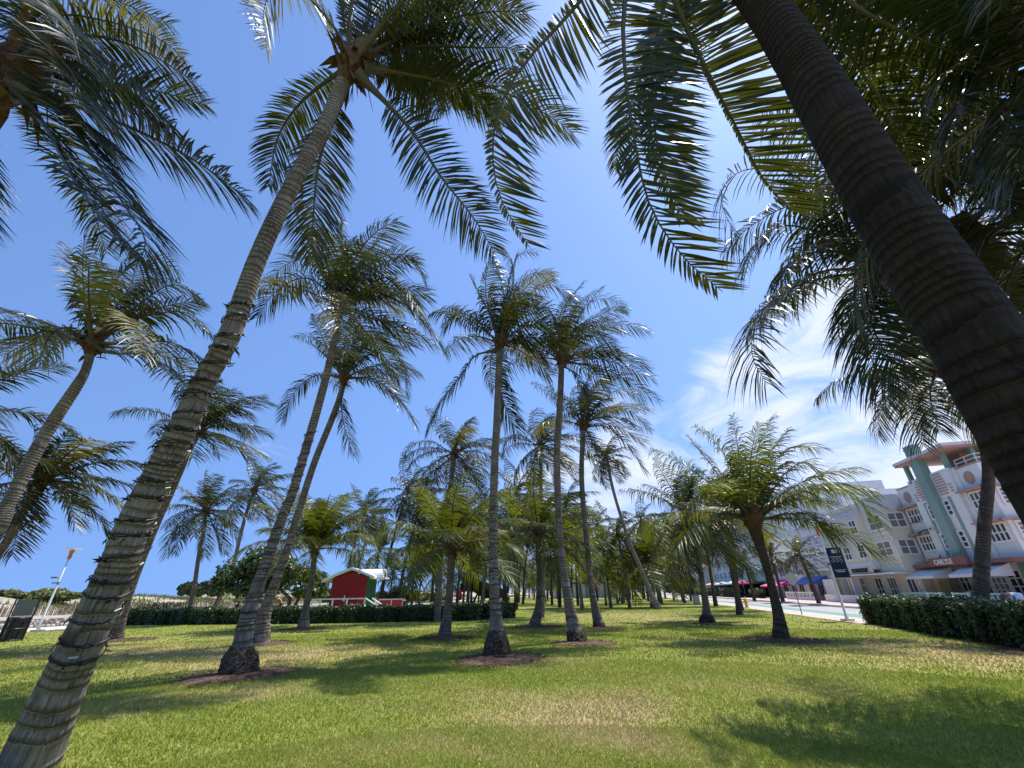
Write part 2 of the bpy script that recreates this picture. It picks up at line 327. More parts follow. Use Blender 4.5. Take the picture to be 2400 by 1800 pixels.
def palm(label, P, R, hub, L, nf, seed, traced=(), Lm=None, nl=62, w=.036, wind=.45, droop=.66, leaf='leaf', tm='trunk', group=PALMS, root=None, cat='palm tree',
         elr=(-38, 84), heart=1., g=1.25, az_skip=None, tstep=.05, ns=18, ringd=9., per_frond=True, rachis=.03, sib=.5):
    rng = np.random.default_rng(seed); P = [np.array(p, float) for p in P]; hub = np.array(hub, float)
    base = P[0]; root_e = empty('palm_tree', base, label, cat, group)
    V, Q, UV, C, r = trunk_geo(P, R, ns, tstep, ringd, .018, rng, seed); TR[seed] = (C, r)
    mesh_np('trunk', V - base, [Q], [tm], root_e, uv=UV, smooth=True)
    upv = nrm(P[-1] - P[-2]); Lm = Lm or L * (.26 if leaf == 'leaf2' else .235); nl = int(nl * (1.2 if leaf == 'leaf2' else 1.05)); w = w * 1.12
    crown_heart(root_e, hub, upv, max(R[-1], .115) * 1.15, rng, s=heart)
    pack = []
    def add(Cv, lf, **kw):
        if per_frond: frond_obj(root_e, Cv, Lm, nl, w, rng, lf, r0=rachis, **kw)
        else: pack.append(frond_geo(Cv, Lm, nl, w, rng, r0=rachis, **kw))
    for tr in traced:
        pts, y0, y1 = tr[:3]; opt = tr[3] if len(tr) > 3 else {}
        opt = dict(opt); lf = opt.pop('leaf', leaf)
        n = len(pts); c = [AT(u, v, y0 + (y1 - y0) * (i / (n - 1))) for i, (u, v) in enumerate(pts)]
        kw = dict(droop=droop, wind=.1); kw.update(opt); add(smooth_curve(c, 18), lf, **kw)
    ga = rng.uniform(0, 6.28)
    for i in range(nf):
        t = (i + .5) / nf; e = rad(elr[1] + (elr[0] - elr[1]) * t ** .9) + rng.normal(0, .10); a = ga + i * 2.39996 + rng.normal(0, .15)
        if az_skip and az_skip(math.degrees(a) % 360, math.degrees(e)): continue
        d = np.array([math.cos(a) * math.cos(e), math.sin(a) * math.cos(e), math.sin(e)]) + (upv - [0, 0, 1]) * .5
        Li = L * rng.uniform(.82, 1.08) * (1 if t > .12 else .75)
        Cv = hub + nrm(d) * R[-1] * .7 + grow(d, Li, g * (.5 + .8 * t) , wind * rng.uniform(.6, 1.3), 14)
        lf = 'dead' if (math.degrees(e) < -22 and rng.random() < .3) else leaf if rng.random() > .06 * (1 + t) else 'leafy'
        add(Cv, lf, droop=droop * rng.uniform(.7, 1.3), wind=wind * sib)
    if pack:
        nv = 0; Vs = []; q1 = []; q2 = []; t3 = []
        for (v, a, b, c) in pack: Vs.append(v); q1.append(a + nv); q2.append(b + nv); t3.append(c + nv); nv += len(v)
        q1 = np.vstack(q1); q2 = np.vstack(q2); t3 = np.vstack(t3)
        mi = np.concatenate([np.ones(len(q1)), np.zeros(len(q2) + len(t3))])
        mesh_np('crown', np.vstack(Vs) - base, [q1, q2, t3], [leaf, 'petiole'], root_e, mi)
    if root:                                                           # (height, radius) of the dark root mass
        mb = MB(); hh, r1 = root; n = 22; b0 = len(mb.v); rows = 7
        for j in range(rows):
            q = j / (rows - 1); rr = r1 * (1.02 - .45 * q ** 2.2); cx = np.interp(q * hh, [0, max(P[1][2], .3)], [0, P[1][0] - base[0]]); cy = np.interp(q * hh, [0, max(P[1][2], .3)], [0, P[1][1] - base[1]])
            for k_ in range(n):
                th = 2 * math.pi * k_ / n; z = rr * (1 + rng.normal(0, .05)); mb.v.append((cx + math.cos(th) * z, cy + math.sin(th) * z, q * hh + rng.normal(0, .02) * (0 < j)))
        for j in range(rows - 1):
            for k_ in range(n): mb.f.append((b0 + j * n + k_, b0 + j * n + (k_ + 1) % n, b0 + (j + 1) * n + (k_ + 1) % n, b0 + (j + 1) * n + k_)); mb.m.append(0)
        for i in range(420):
            th = rng.uniform(0, 6.28); z = rng.uniform(0, hh * .95); rr = r1 * (1.02 - .45 * (z / hh) ** 2.2) * .98; c_, s_ = math.cos(th), math.sin(th); l = rng.uniform(.05, .12)
            x, y = c_ * rr, s_ * rr; e = .012; mb.poly([(x - s_ * e, y + c_ * e, z), (x + s_ * e, y - c_ * e, z), (x + c_ * .03, y + s_ * .03, max(z - l, .0))])
        mb.build('root_mass', 'root', root_e)
    return root_e
# ================================================================== GROUND
def groundmat(name, ca, cb, cc=None, s1=1.2, s2=40., bumpd=.01, rough=.95):
    m = bpy.data.materials.new(name); m.use_nodes = True; t = m.node_tree; b = t.nodes['Principled BSDF']; n_ = t.nodes.new; l = t.links.new
    g = n_('ShaderNodeTexCoord'); a = n_('ShaderNodeTexNoise'); a.inputs['Scale'].default_value = s1; a.inputs['Detail'].default_value = 6; a.inputs['Roughness'].default_value = .62
    f = n_('ShaderNodeTexNoise'); f.inputs['Scale'].default_value = s2; f.inputs['Detail'].default_value = 4
    l(g.outputs['Object'], a.inputs['Vector']); l(g.outputs['Object'], f.inputs['Vector'])
    r = n_('ShaderNodeMapRange'); r.inputs[1].default_value = .38; r.inputs[2].default_value = .66; l(a.outputs[0], r.inputs[0])
    x = n_('ShaderNodeMix'); x.data_type = 'RGBA'; x.inputs[6].default_value = (*ca, 1); x.inputs[7].default_value = (*cb, 1); l(r.outputs[0], x.inputs[0])
    last = x.outputs[2]
    if cc:
        c = n_('ShaderNodeTexNoise'); c.inputs['Scale'].default_value = s1 * .28; c.inputs['Detail'].default_value = 5; c.inputs['Roughness'].default_value = .6
        mpp = n_('ShaderNodeMapping'); mpp.inputs['Location'].default_value = (7.3, 2.1, 0); l(g.outputs['Object'], mpp.inputs[0]); l(mpp.outputs[0], c.inputs['Vector'])
        r2 = n_('ShaderNodeMapRange'); r2.inputs[1].default_value = .53; r2.inputs[2].default_value = .70; l(c.outputs[0], r2.inputs[0])
        y = n_('ShaderNodeMix'); y.data_type = 'RGBA'; l(last, y.inputs[6]); y.inputs[7].default_value = (*cc, 1); l(r2.outputs[0], y.inputs[0]); last = y.outputs[2]
    h = n_('ShaderNodeMix'); h.data_type = 'RGBA'; h.blend_type = 'MULTIPLY'; h.inputs[0].default_value = .8; l(last, h.inputs[6])
    rr = n_('ShaderNodeMapRange'); rr.inputs[1].default_value = .3; rr.inputs[2].default_value = .7; rr.inputs[3].default_value = .55; rr.inputs[4].default_value = 1.35; l(f.outputs[0], rr.inputs[0]); l(rr.outputs[0], h.inputs[7])
    l(h.outputs[2], b.inputs['Base Color']); b.inputs['Roughness'].default_value = rough; b.inputs['Specular IOR Level'].default_value = .15
    k = n_('ShaderNodeBump'); k.inputs['Strength'].default_value = .8; k.inputs['Distance'].default_value = bumpd; l(f.outputs[0], k.inputs['Height']); l(k.outputs[0], b.inputs['Normal'])
    return m
M['lawn'] = groundmat('lawn', (.175, .220, .030), (.270, .280, .060), None, 1.1, 34., .03)
_t = M['lawn'].node_tree; _at = _t.nodes.new('ShaderNodeAttribute'); _at.attribute_name = 'dry'; _b = _t.nodes['Principled BSDF']; _src = _b.inputs['Base Color'].links[0].from_socket
_mx = _t.nodes.new('ShaderNodeMix'); _mx.data_type = 'RGBA'; _mx.inputs[7].default_value = (.40, .31, .15, 1); _t.links.new(_src, _mx.inputs[6]); _t.links.new(_at.outputs['Fac'], _mx.inputs[0]); _t.links.new(_mx.outputs[2], _b.inputs['Base Color'])
M['sand'] = groundmat('sand', (.33, .29, .225), (.42, .37, .30), None, .6, 30., .02)
M['pave'] = groundmat('pale_paving', (.52, .46, .42), (.60, .54, .50), None, .8, 24., .004)
M['pink'] = groundmat('pink_paving', (.55, .40, .36), (.62, .48, .43), None, .8, 24., .004)
M['road'] = groundmat('road_concrete', (.36, .35, .34), (.43, .42, .41), None, .5, 30., .004)
M['cycle'] = groundmat('green_lane', (.16, .30, .24), (.22, .36, .30), None, .9, 30., .004)
M['mulch'] = groundmat('mulch', (.085, .052, .036), (.20, .125, .090), None, 9., 55., .03)
rng0 = np.random.default_rng(5)
def flat(name, pts, z, m, kind='structure', thick=None):
    mb = MB(); P = [(p[0], p[1], z) for p in pts]; mb.poly(P)
    if thick:
        n = len(P)
        for i in range(n):
            a, b = P[i], P[(i + 1) % n]; mb.poly([a, (a[0], a[1], z - thick), (b[0], b[1], z - thick), b])
    return tag(mb.build(name, m), kind=kind)
def strip(s0, s1, p0, p1): return [ST(s0, p0), ST(s0, p1), ST(s1, p1), ST(s1, p0)]
flat('ground', [(-900, -300), (900, -300), (900, 1500), (-900, 1500)], -.06, 'sand')
# the lawn: a sheet with gentle swells near its edges
def lawn_z(x, y):
    return .0 * x
DRY = [(GP(1400, 1652), 1.1, .9), (GP(1335, 1700), .8, .7), (GP(250, 1525), 2.2, .9), (GP(420, 1527), 2.0, .9), (GP(510, 1562), 1.3, .7), (GP(700, 1532), 1.6, .6), (GP(2250, 1528), 1.6, .9), (GP(2390, 1552), 1.4, .9), (GP(2150, 1505), 1.6, .7), (GP(1450, 1442), 3., .7), (GP(1570, 1447), 2.6, .6),
       (GP(900, 1520), 1.5, .5), (GP(1250, 1550), .8, .6), (GP(620, 1620), .8, .5), (GP(1850, 1620), .9, .35), (GP(900, 1760), .6, .5), (GP(1500, 1745), .5, .45), (GP(330, 1650), 1.0, .6), (GP(2000, 1560), 1.2, .35), (GP(1650, 1500), 1.2, .4), (GP(1120, 1640), .7, .35)]
def sn(x, y, k): return np.sin(x * 1.3 * k + 1.7 * np.sin(y * .9 * k)) + np.sin(y * 1.7 * k + 1.3 * np.sin(x * 1.1 * k + 2)) + .6 * np.sin((x + y) * 2.9 * k)
def dryness(x, y):
    d = .10 + .07 * sn(x, y, .35) + .05 * sn(x + 3, y, 1.3) + .04 * sn(x, y - 2, 3.7)
    for c, r, a in DRY:
        q = ((x - c[0]) ** 2 * .55 + (y - c[1]) ** 2) / r ** 2; d = d + a * np.exp(-q * (1 + .25 * sn(x, y, 2.3)))
    return np.clip(d, 0, 1)
def axis(a, b, near, far): 
    v = [a]
    while v[-1] < b: v.append(v[-1] + (near if abs(v[-1]) < 26 else far))
    return np.array(v)
sx = axis(-40, 330, .3, 4.); px_ = axis(-33.8, 11.2, .3, .6); px_[-1] = 11.2
SG_, PG = np.meshgrid(sx, px_, indexing='ij'); X = SG_ * math.sin(A_) + PG * math.cos(A_); Y_ = SG_ * math.cos(A_) - PG * math.sin(A_)
a_, b_ = SG_.shape; i = (np.arange(a_ - 1)[:, None] * b_ + np.arange(b_ - 1)[None]).ravel()
lw = mesh_np('lawn', np.stack([X, Y_, 0 * X], -1).reshape(-1, 3), [np.stack([i, i + 1, i + b_ + 1, i + b_], 1)], ['lawn']); tag(lw, kind='structure')
at_ = lw.data.attributes.new('dry', 'FLOAT', 'POINT'); at_.data.foreach_set('value', dryness(X, Y_).ravel().astype(np.float32))
flat('pavement', strip(-60, 420, 11.2, 12.9), .004, 'pink')
tag((lambda mb: mb.build('kerb', 'pave'))((lambda m: ([m.poly([ST(-60, 12.9, .004), ST(420, 12.9, .004), ST(420, 13.1, .004), ST(-60, 13.1, .004)]), m.poly([ST(-60, 13.1, .004), ST(420, 13.1, .004), ST(420, 13.1, -.05), ST(-60, 13.1, -.05)])], m)[1])(MB())), kind='structure')
flat('road', strip(-60, 420, 13.1, 19.0), -.05, 'road')
flat('cycle_lane', strip(-60, 420, 13.5, 15.0), -.046, 'cycle')
mk = MB()
for p in (13.3, 15.1, 15.5, 18.7): mk.poly([ST(-60, p, -.042), ST(-60, p + .1, -.042), ST(420, p + .1, -.042), ST(420, p, -.042)])
M['paint'] = mat('road_paint', (.70, .69, .66), .7, .2, noise=(3, (.55, .54, .51), .45, .7))
tag(mk.build('road_markings', 'paint'), kind='structure')
M['kerbdark'] = mat('dark_kerb', (.12, .12, .12), .8)
fk = MB(); 
for q in (0, 1): pass
fk.poly([ST(-60, 19, .10), ST(-60, 19.2, .10), ST(420, 19.2, .10), ST(420, 19, .10)]); fk.poly([ST(-60, 19, -.05), ST(-60, 19, .10), ST(420, 19, .10), ST(420, 19, -.05)])
tag(fk.build('far_kerb', 'pave'), kind='structure')
flat('far_pavement', strip(-60, 420, 19.2, 60), .10, 'pink', thick=.15)
flat('beach_path', strip(-60, 300, -38.2, -33.8), .004, 'pave')

# dune terrain beyond the path
def dune(s, p):
    q = (-p - 42.0)
    h = .62 + np.clip(q / 7., 0, 1) ** .8 * (1.25 + .35 * np.sin(s * .11) + .22 * np.sin(s * .31 + 1.3) + .16 * np.sin(p * .6 + s * .2)) * (q > 0)
    return np.where(q > 16, h - (q - 16) * .05, h)
ss = np.arange(-30, 260, 1.3); pp = -np.concatenate([np.arange(38.6, 60, .7), np.arange(60, 110, 5.)])
SS, PP = np.meshgrid(ss, pp, indexing='ij'); Z = dune(SS, PP) + rng0.normal(0, .03, SS.shape); Z[:, 0] = .60
X = SS * math.sin(A_) + PP * math.cos(A_); Yy = SS * math.cos(A_) - PP * math.sin(A_)
V = np.stack([X, Yy, Z], -1).reshape(-1, 3); a, b = SS.shape
i = (np.arange(a - 1)[:, None] * b + np.arange(b - 1)[None]).ravel()
tag(mesh_np('dune', V, [np.stack([i, i + 1, i + b + 1, i + b], 1)], ['sand'], smooth=True), kind='structure')
# stones of the low retaining wall: one wall, its stones are its surface
M['stone'] = mat('wall_stone', (.36, .33, .29), .9, .2, noise=(1.7, (.58, .54, .49), .4, .62), bump=(12, .6, .03))
M['coping'] = mat('coping', (.60, .55, .49), .8, .2, noise=(2, (.5, .45, .4), .4, .7))
def rock(V, F, c, r, rng):
    b = len(V); pts = [(-1, -1, -1), (1, -1, -1), (1, 1, -1), (-1, 1, -1), (-1, -1, 1), (1, -1, 1), (1, 1, 1), (-1, 1, 1)]
    sc = np.array([rng.uniform(.6, 1.1), rng.uniform(.5, .9), rng.uniform(.5, .9)]) * r
    for q in pts: V.append(np.array(q) * sc * rng.uniform(.55, 1., 3) + c)
    for f in ((0, 3, 2, 1), (4, 5, 6, 7), (0, 1, 5, 4), (1, 2, 6, 5), (2, 3, 7, 6), (3, 0, 4, 7)): F.append([b + k for k in f])
w = empty('stone_wall', ST(20, -38.4), 'low rubble retaining wall with pale coping along the beach path', 'wall')
V = []; F = []
for s in np.arange(-10, 130, .26):
    for z in (.08, .24, .40): rock(V, F, ST(s + rng0.uniform(-.1, .1), -38.35 + rng0.uniform(-.05, .05), z) - np.array(w.location), .2, rng0)
mesh_np('stones', V, [np.array(F)], ['stone'], w)
mb = MB(); 
for z0, z1, p0, p1 in ((.50, .60, -38.75, -38.2),):
    c = [ST(-12, p1, z1), ST(132, p1, z1), ST(132, p0, z1), ST(-12, p0, z1)]; L_ = np.array(w.location)
    mb.poly([q - L_ for q in c]); mb.poly([ST(-12, p1, z0) - L_, ST(132, p1, z0) - L_, c[1] - L_, c[0] - L_])
    mb.poly([ST(-12, p1 - .12, 0) - L_, ST(132, p1 - .12, 0) - L_, ST(132, p1 - .12, z0) - L_, ST(-12, p1 - .12, z0) - L_])
mb.build('coping', 'coping', w)
# brush fence in front of the dune
M['reed'] = mat('dry_reed', (.13, .105, .075), .9, .1, noise=(6, (.22, .18, .13), .4, .62))
fe = empty('dune_fence', ST(20, -41.6), 'grey brown slatted fence of thin sticks below the dune', 'fence'); L_ = np.array(fe.location); V = []; Q = []
for s in np.arange(-12, 130, .052):
    h = rng0.uniform(.62, .80); x = s + rng0.normal(0, .02); a = ST(x, -41.6 + rng0.uniform(-.04, .04), .55) - L_; d = ST(x + .05, -41.6, .55) - ST(x, -41.6, .55); t = np.array([rng0.normal(0, .02), 0, h])
    b = len(V); V += [a, a + d, a + d + t, a + t]; Q.append([b, b + 1, b + 2, b + 3])
mesh_np('slats', V, [np.array(Q)], ['reed'], fe)
for s in np.arange(2, 100, 3.): p = ST(s, -41.7, .4) - L_; mb = MB(); mb.tube([p, p + [0, 0, 1.15]], .05, 6); mb.build('post', 'reed', fe)

# ------------------------------------------------------------------ leafy things
def leaf_cloud(centres, normals, size, rng, asp=.55):
    n = len(centres); nv = nrm(normals + rng.normal(0, .55, (n, 3))); r = nrm(np.cross(nv, rng.normal(0, 1, (n, 3)))); q = np.cross(nv, r)
    L = size * rng.uniform(.6, 1.25, n)[:, None]; a = r * L; b = q * L * asp
    V = np.stack([centres - a, centres - b, centres + a, centres + b], 1).reshape(-1, 3)
    i = np.arange(n) * 4; return V, np.stack([i, i + 1, i + 2, i + 3], 1)
def hedge(name_label, line, depth, h, n, size, seed, z0=0.):
    """clipped hedge along a front line; depth away from the camera"""
    rng = np.random.default_rng(seed); line = np.array([[p[0], p[1]] for p in line]); seg = np.linalg.norm(np.diff(line, axis=0), axis=1); s = np.concatenate([[0], np.cumsum(seg)]); Lh = s[-1]
    base = np.array([line[:, 0].mean(), line[:, 1].mean(), 0]); e = empty('hedge', base, name_label, 'hedge')
    def pt(t): return np.stack([np.interp(t, s, line[:, 0]), np.interp(t, s, line[:, 1])], -1)
    def nr(t):
        d = pt(np.minimum(t + .3, Lh)) - pt(np.maximum(t - .3, 0)); d = d / np.linalg.norm(d, axis=-1, keepdims=True); return np.stack([-d[:, 1], d[:, 0]], -1)
    sg = 1 if (nr(np.array([Lh / 2]))[0] @ pt(np.array([Lh / 2]))[0]) > 0 else -1
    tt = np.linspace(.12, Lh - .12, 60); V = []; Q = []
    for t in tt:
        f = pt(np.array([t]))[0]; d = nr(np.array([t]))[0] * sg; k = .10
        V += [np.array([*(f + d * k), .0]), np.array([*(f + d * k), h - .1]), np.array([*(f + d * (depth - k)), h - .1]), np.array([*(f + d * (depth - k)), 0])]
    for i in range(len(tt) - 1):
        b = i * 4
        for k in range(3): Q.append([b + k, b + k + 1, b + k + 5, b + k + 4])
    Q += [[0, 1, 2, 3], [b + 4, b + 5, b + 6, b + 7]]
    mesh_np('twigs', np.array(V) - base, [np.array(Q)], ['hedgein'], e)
    t = rng.uniform(0, Lh, n); f = pt(t); d = nr(t) * sg; k = rng.random(n); bump = .06 * np.sin(t * 3.1) + .05 * np.sin(t * 7.7 + 2) + np.abs(rng.normal(0, .045, n)) * np.where(rng.random(n) < .03, 3., 1.) - .03 + .05 * np.sin(t * 1.13 + 1)
    c = np.zeros((n, 3)); nn = np.zeros((n, 3)); fr = k < .42; tp = (k >= .42) & (k < .86); en = k >= .86
    zz = rng.random(n) ** .8
    c[fr, :2] = (f - d * bump[:, None])[fr]; c[fr, 2] = (zz * h)[fr]; nn[fr, :2] = -d[fr]; nn[fr, 2] = .35
    dd = rng.random(n) * depth; c[tp, :2] = (f + d * dd[:, None])[tp]; c[tp, 2] = (h + bump)[tp]; nn[tp, 2] = 1
    ee = np.where(rng.random(n) < .5, 0., Lh); fe_ = pt(ee); de = nr(ee) * sg; dd2 = rng.random(n) * depth
    tan = np.stack([de[:, 1], -de[:, 0]], -1) * sg * np.where(ee > 0, 1, -1)[:, None]
    c[en, :2] = (fe_ + de * dd2[:, None] + tan * np.abs(bump)[:, None] * 1.0)[en]; c[en, 2] = (zz * h)[en]; nn[en, :2] = tan[en]; nn[en, 2] = .3
    r_ = .22; cr = (c[:, 2] > h - r_)                                     # soft shoulders
    V, Q = leaf_cloud(c, nn, size, rng); mesh_np('foliage', V - base, [Q], ['hedge'], e); return e
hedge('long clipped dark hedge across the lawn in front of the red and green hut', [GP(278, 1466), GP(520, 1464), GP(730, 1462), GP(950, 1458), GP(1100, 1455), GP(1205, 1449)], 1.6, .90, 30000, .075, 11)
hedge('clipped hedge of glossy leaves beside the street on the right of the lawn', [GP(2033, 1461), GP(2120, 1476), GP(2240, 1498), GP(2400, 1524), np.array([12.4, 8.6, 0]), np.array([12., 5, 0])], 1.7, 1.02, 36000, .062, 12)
def broad_tree(label, base, blobs, n, size, seed, trunks=(), leaf='grape', name='sea_grape_tree', cat='tree', group=None):
    """blobs: (x, y, z, rx, ry, rz) clumps of leaves"""
    rng = np.random.default_rng(seed); base = np.array(base, float); e = empty(name, base, label, cat, group); V = []; Q = []; nv = 0
    vol = np.array([b[3] * b[5] + b[3] * b[4] for b in blobs]); vol = vol / vol.sum()
    for b_, f in zip(blobs, vol):
        m = int(n * f); sub = 9
        cc = np.array(b_[:3]) + nrm(rng.normal(0, 1, (sub, 3))) * np.array(b_[3:]) * .6
        k = rng.integers(0, sub, m); d = nrm(rng.normal(0, 1, (m, 3))); r = rng.uniform(.55, 1.08, m)[:, None]
        c = cc[k] + d * np.array(b_[3:]) * .52 * r; c[:, 2] = np.maximum(c[:, 2], .1)
        v, q = leaf_cloud(c, d + [0, 0, .4], size, rng, .8); V.append(v); Q.append(q + nv); nv += len(v)
    mesh_np('crown', np.vstack(V) - base, [np.vstack(Q)], [leaf], e)
    mb = MB()
    for pts, r in trunks: mb.tube([np.array(p) - base for p in pts], [r * (1 - .5 * i / (len(pts) - 1)) for i in range(len(pts))], 8)
    if trunks: mb.build('trunk', 'bark', e, smooth=True)
    return e
def blob_px(u, v, Y, ru, rv):                                          # a clump of ru x rv photo pixels at depth Y
    c = AT(u, v, Y); e = AT(u + ru, v, Y); t = AT(u, v - rv, Y); rx = np.linalg.norm(e - c); return (*c, rx, rx * .9, np.linalg.norm(t - c))
b0 = GP(672, 1432)
Yt = 42.
b0 = AT(672, 1432, Yt); b0[2] = 0
broad_tree('dark broadleaf sea grape tree standing behind the two crossing palm trunks', b0, [blob_px(560, 1345, Yt, 48, 36), blob_px(610, 1320, Yt, 52, 42), blob_px(660, 1345, Yt, 60, 40), blob_px(715, 1365, Yt, 55, 34), blob_px(520, 1372, Yt, 34, 22), blob_px(600, 1375, Yt, 60, 26)], 9000, .17, 21,
           trunks=[([b0, b0 + [.1, 0, 1.4], b0 + [-1.5, 0, 2.6]], .22), ([b0 + [.3, 0, 0], b0 + [.9, 0, 1.5], b0 + [2., 0, 2.7]], .18)])
for i, (u, v, Yd, ru, rv, bx) in enumerate([(1112, 1372, 75, 26, 20, 1108), (1150, 1385, 80, 24, 14, 1155)]):
    b1 = AT(bx, 1412, Yd); b1[2] = 0
    broad_tree(('low dark broadleaf tree behind the hedge beside the red folded parasol', 'small rounded broadleaf tree far behind the middle palm trunk')[i], b1, [blob_px(u - ru * .5, v, Yd, ru * .8, rv), blob_px(u + ru * .6, v + 3, Yd, ru * .8, rv * .9)], 3500, .26, 30 + i, trunks=[([b1, b1 + [.6, 0, 1.2], b1 + [1.2, 0, 2.2]], .2)])
for i, (u, v, Yd, ru, rv, lb) in enumerate([(120, 1392, 40, 62, 13, 'wide green scrub on the dune behind the left lamp post'), (15, 1392, 38, 40, 9, 'low green scrub on the dune at the left edge of the photo'),
        (447, 1378, 44, 28, 16, 'round bright green shrub on the dune, left one of a touching pair'), (482, 1379, 45, 26, 16, 'round bright green shrub on the dune, right one of a touching pair'),
        (765, 1390, 52, 40, 18, 'pale green scrub beside the left wall of the hut'), (935, 1390, 60, 48, 18, 'broad yellow green bushes on the dune right of the hut'), (1000, 1396, 72, 46, 11, 'distant low bushes on the dune beyond the broad yellow green ones'), (620, 1404, 48, 60, 7, 'low dune scrub below the dark sea grape tree')]):
    c = AT(u, v, Yd); broad_tree(lb, (c[0], c[1], 1.4), [blob_px(u - ru * .55, v + rv * .3, Yd, ru * .55, rv * .8), blob_px(u, v, Yd, ru * .6, rv), blob_px(u + ru * .6, v + rv * .3, Yd, ru * .5, rv * .8)], 2600, .16, 40 + i, leaf='grape2', name='dune_shrub', cat='shrub')
# dune grass tufts
n = 60000; s = rng0.uniform(-10, 130, n); p = -rng0.uniform(42.3, 58, n); z = dune(s, p); P0 = np.stack([s * math.sin(A_) + p * math.cos(A_), s * math.cos(A_) - p * math.sin(A_), z - .03], -1)
keep = (np.sin(s * .9) + np.sin(p * 1.7 + s * .35) + rng0.normal(0, .8, n)) > .35; P0 = P0[keep]; n = len(P0)
d = rng0.normal(0, .12, (n, 3)); d[:, 2] = rng0.uniform(.15, .45, n); w_ = rng0.normal(0, .05, (n, 3)); w_[:, 2] = 0
V = np.stack([P0 - w_, P0 + w_, P0 + d], 1).reshape(-1, 3); tag(mesh_np('dune_grass', V, [np.arange(n * 3).reshape(-1, 3)], ['grape2']), kind='stuff')

# ================================================================== PALMS
def palmpx(label, nodes, hub, dY, L, nf, seed, base=None, traced=(), tY=None, **kw):
    if base is not None: nodes = [(*PR(base), nodes[0][2])] + list(nodes[1:]) ; Y0 = base[1]
    else: Y0 = GP(nodes[0][0], nodes[0][1])[1]
    P, R = px_trunk(nodes + [(hub[0], hub[1], nodes[-1][2] * .95)], Y0, Y0 + dY)
    P[0][2] = 0 if base is None else base[2]
    hb = P[-1]; kw.setdefault('tstep', .07)
    tr = [(a[0], hb[1] + (a[1] if len(a) > 1 else 0) * 0, hb[1] + (a[1] if len(a) > 1 else 0), *(a[2:])) for a in traced]
    return palm(label, P, R, hb, L, nf, seed, traced=tr, **kw)
GB = 'tall palms of the near lawn'
# A: the big leaning palm
pa = palmpx('tall palm with thick leaning trunk wound with black light cables, nearest on the left',
    [(62, 1806, 172), (88, 1745, 158), (149, 1607, 126), (212, 1471, 106), (275, 1336, 98), (315, 1228, 86), (380, 1100, 76), (441, 980, 68), (487, 882, 56), (541, 780, 55), (607, 600, 46), (686, 434, 43), (763, 290, 38), (800, 200, 36)],
    (822, 158), -1.8, 4.3, 11, 101, traced=[
    ([(840, 175), (900, 235), (968, 310), (1035, 416), (1107, 506), (1162, 596)], .9, dict(face=(0, 0, 1.6), lift=.1, droop=.3)), ([(850, 160), (945, 172), (1071, 200), (1120, 235), (1168, 282)], .9),
    ([(850, 130), (981, 108), (1125, 112), (1190, 112), (1230, 134)], .4, dict(droop=1.)), ([(850, 120), (945, 72), (1070, 5), (1200, -50)], -.2),
    ([(815, 160), (774, 184), (700, 245), (650, 325), (629, 440)], 1.4, dict(sides=(.8, .8))), ([(820, 165), (795, 250), (752, 360), (736, 480), (732, 612)], 1.3),
    ([(815, 130), (780, 60), (700, -25), (640, -25), (618, 40), (628, 118)], .3, dict(leaf='leafy')), 
    ([(825, 120), (800, 20), (790, -120)], 0), ([(830, 120), (880, 20), (960, -100)], .2), ([(840, 130), (930, 60), (1050, 20), (1170, 60)], 1.2), ([(845, 150), (930, 190), (1010, 240), (1060, 250)], 1.5), ([(840, 140), (900, 60), (1020, -40), (1150, -20), (1230, 60)], .9)],
    elr=(22, 80), Lm=.64, nl=96, w=.034, wind=.9, droop=.55, tstep=.03, ns=30, ringd=9., heart=1.25, az_skip=lambda a, e: e < 62 and 110 < a < 300)
# C: crown at the top left, trunk off the frame
palm('palm crown hanging in at the top left corner with brown fibrous heart', [(-7.6, 2.9, 0), (-7.5, 2.95, 2), (-7.2, 3., 5.), (-6.75, 3., 7.3)], [.26, .2, .17, .15], AT(5, 190, 3.0), 4.2, 5, 102, traced=[
    ([(30, 200), (110, 225), (217, 262), (362, 325), (470, 385), (579, 465)], 3., 3.6), ([(25, 215), (65, 242), (127, 325), (155, 383), (224, 495), (311, 597), (385, 640)], 3., 3.1),
    ([(60, 215), (152, 271), (217, 362), (289, 477), (340, 560), (318, 628)], 3., 2.8), ([(20, 170), (120, 90), (230, 85), (340, 120), (463, 196)], 3., 3.5), ([(25, 185), (130, 140), (230, 175), (340, 240), (405, 297)], 3., 3.3),
    ([(20, 160), (130, 40), (250, 50), (360, 85), (434, 134)], 3., 3.9, dict(leaf='leafy')), ([(20, 150), (120, 0), (230, -10), (330, 25), (409, 61)], 3., 4.), ([(10, 150), (90, -60), (200, -90), (330, -10)], 3., 3.7),
    ([(40, 210), (120, 235), (190, 290), (231, 336)], 3., 2.6), ([(-10, 200), (-90, 260), (-130, 400), (-120, 520)], 3., 2.8), ([(15, 180), (90, 120), (160, 160), (200, 260)], 3., 2.4), ([(15, 170), (60, 60), (110, 20), (160, 60), (190, 150)], 3., 2.3)],
    Lm=.64, nl=96, w=.032, wind=.5, droop=.55, elr=(5, 80), heart=1.6, tstep=.06, az_skip=lambda a, e: e < 50 and (a < 60 or a > 300))
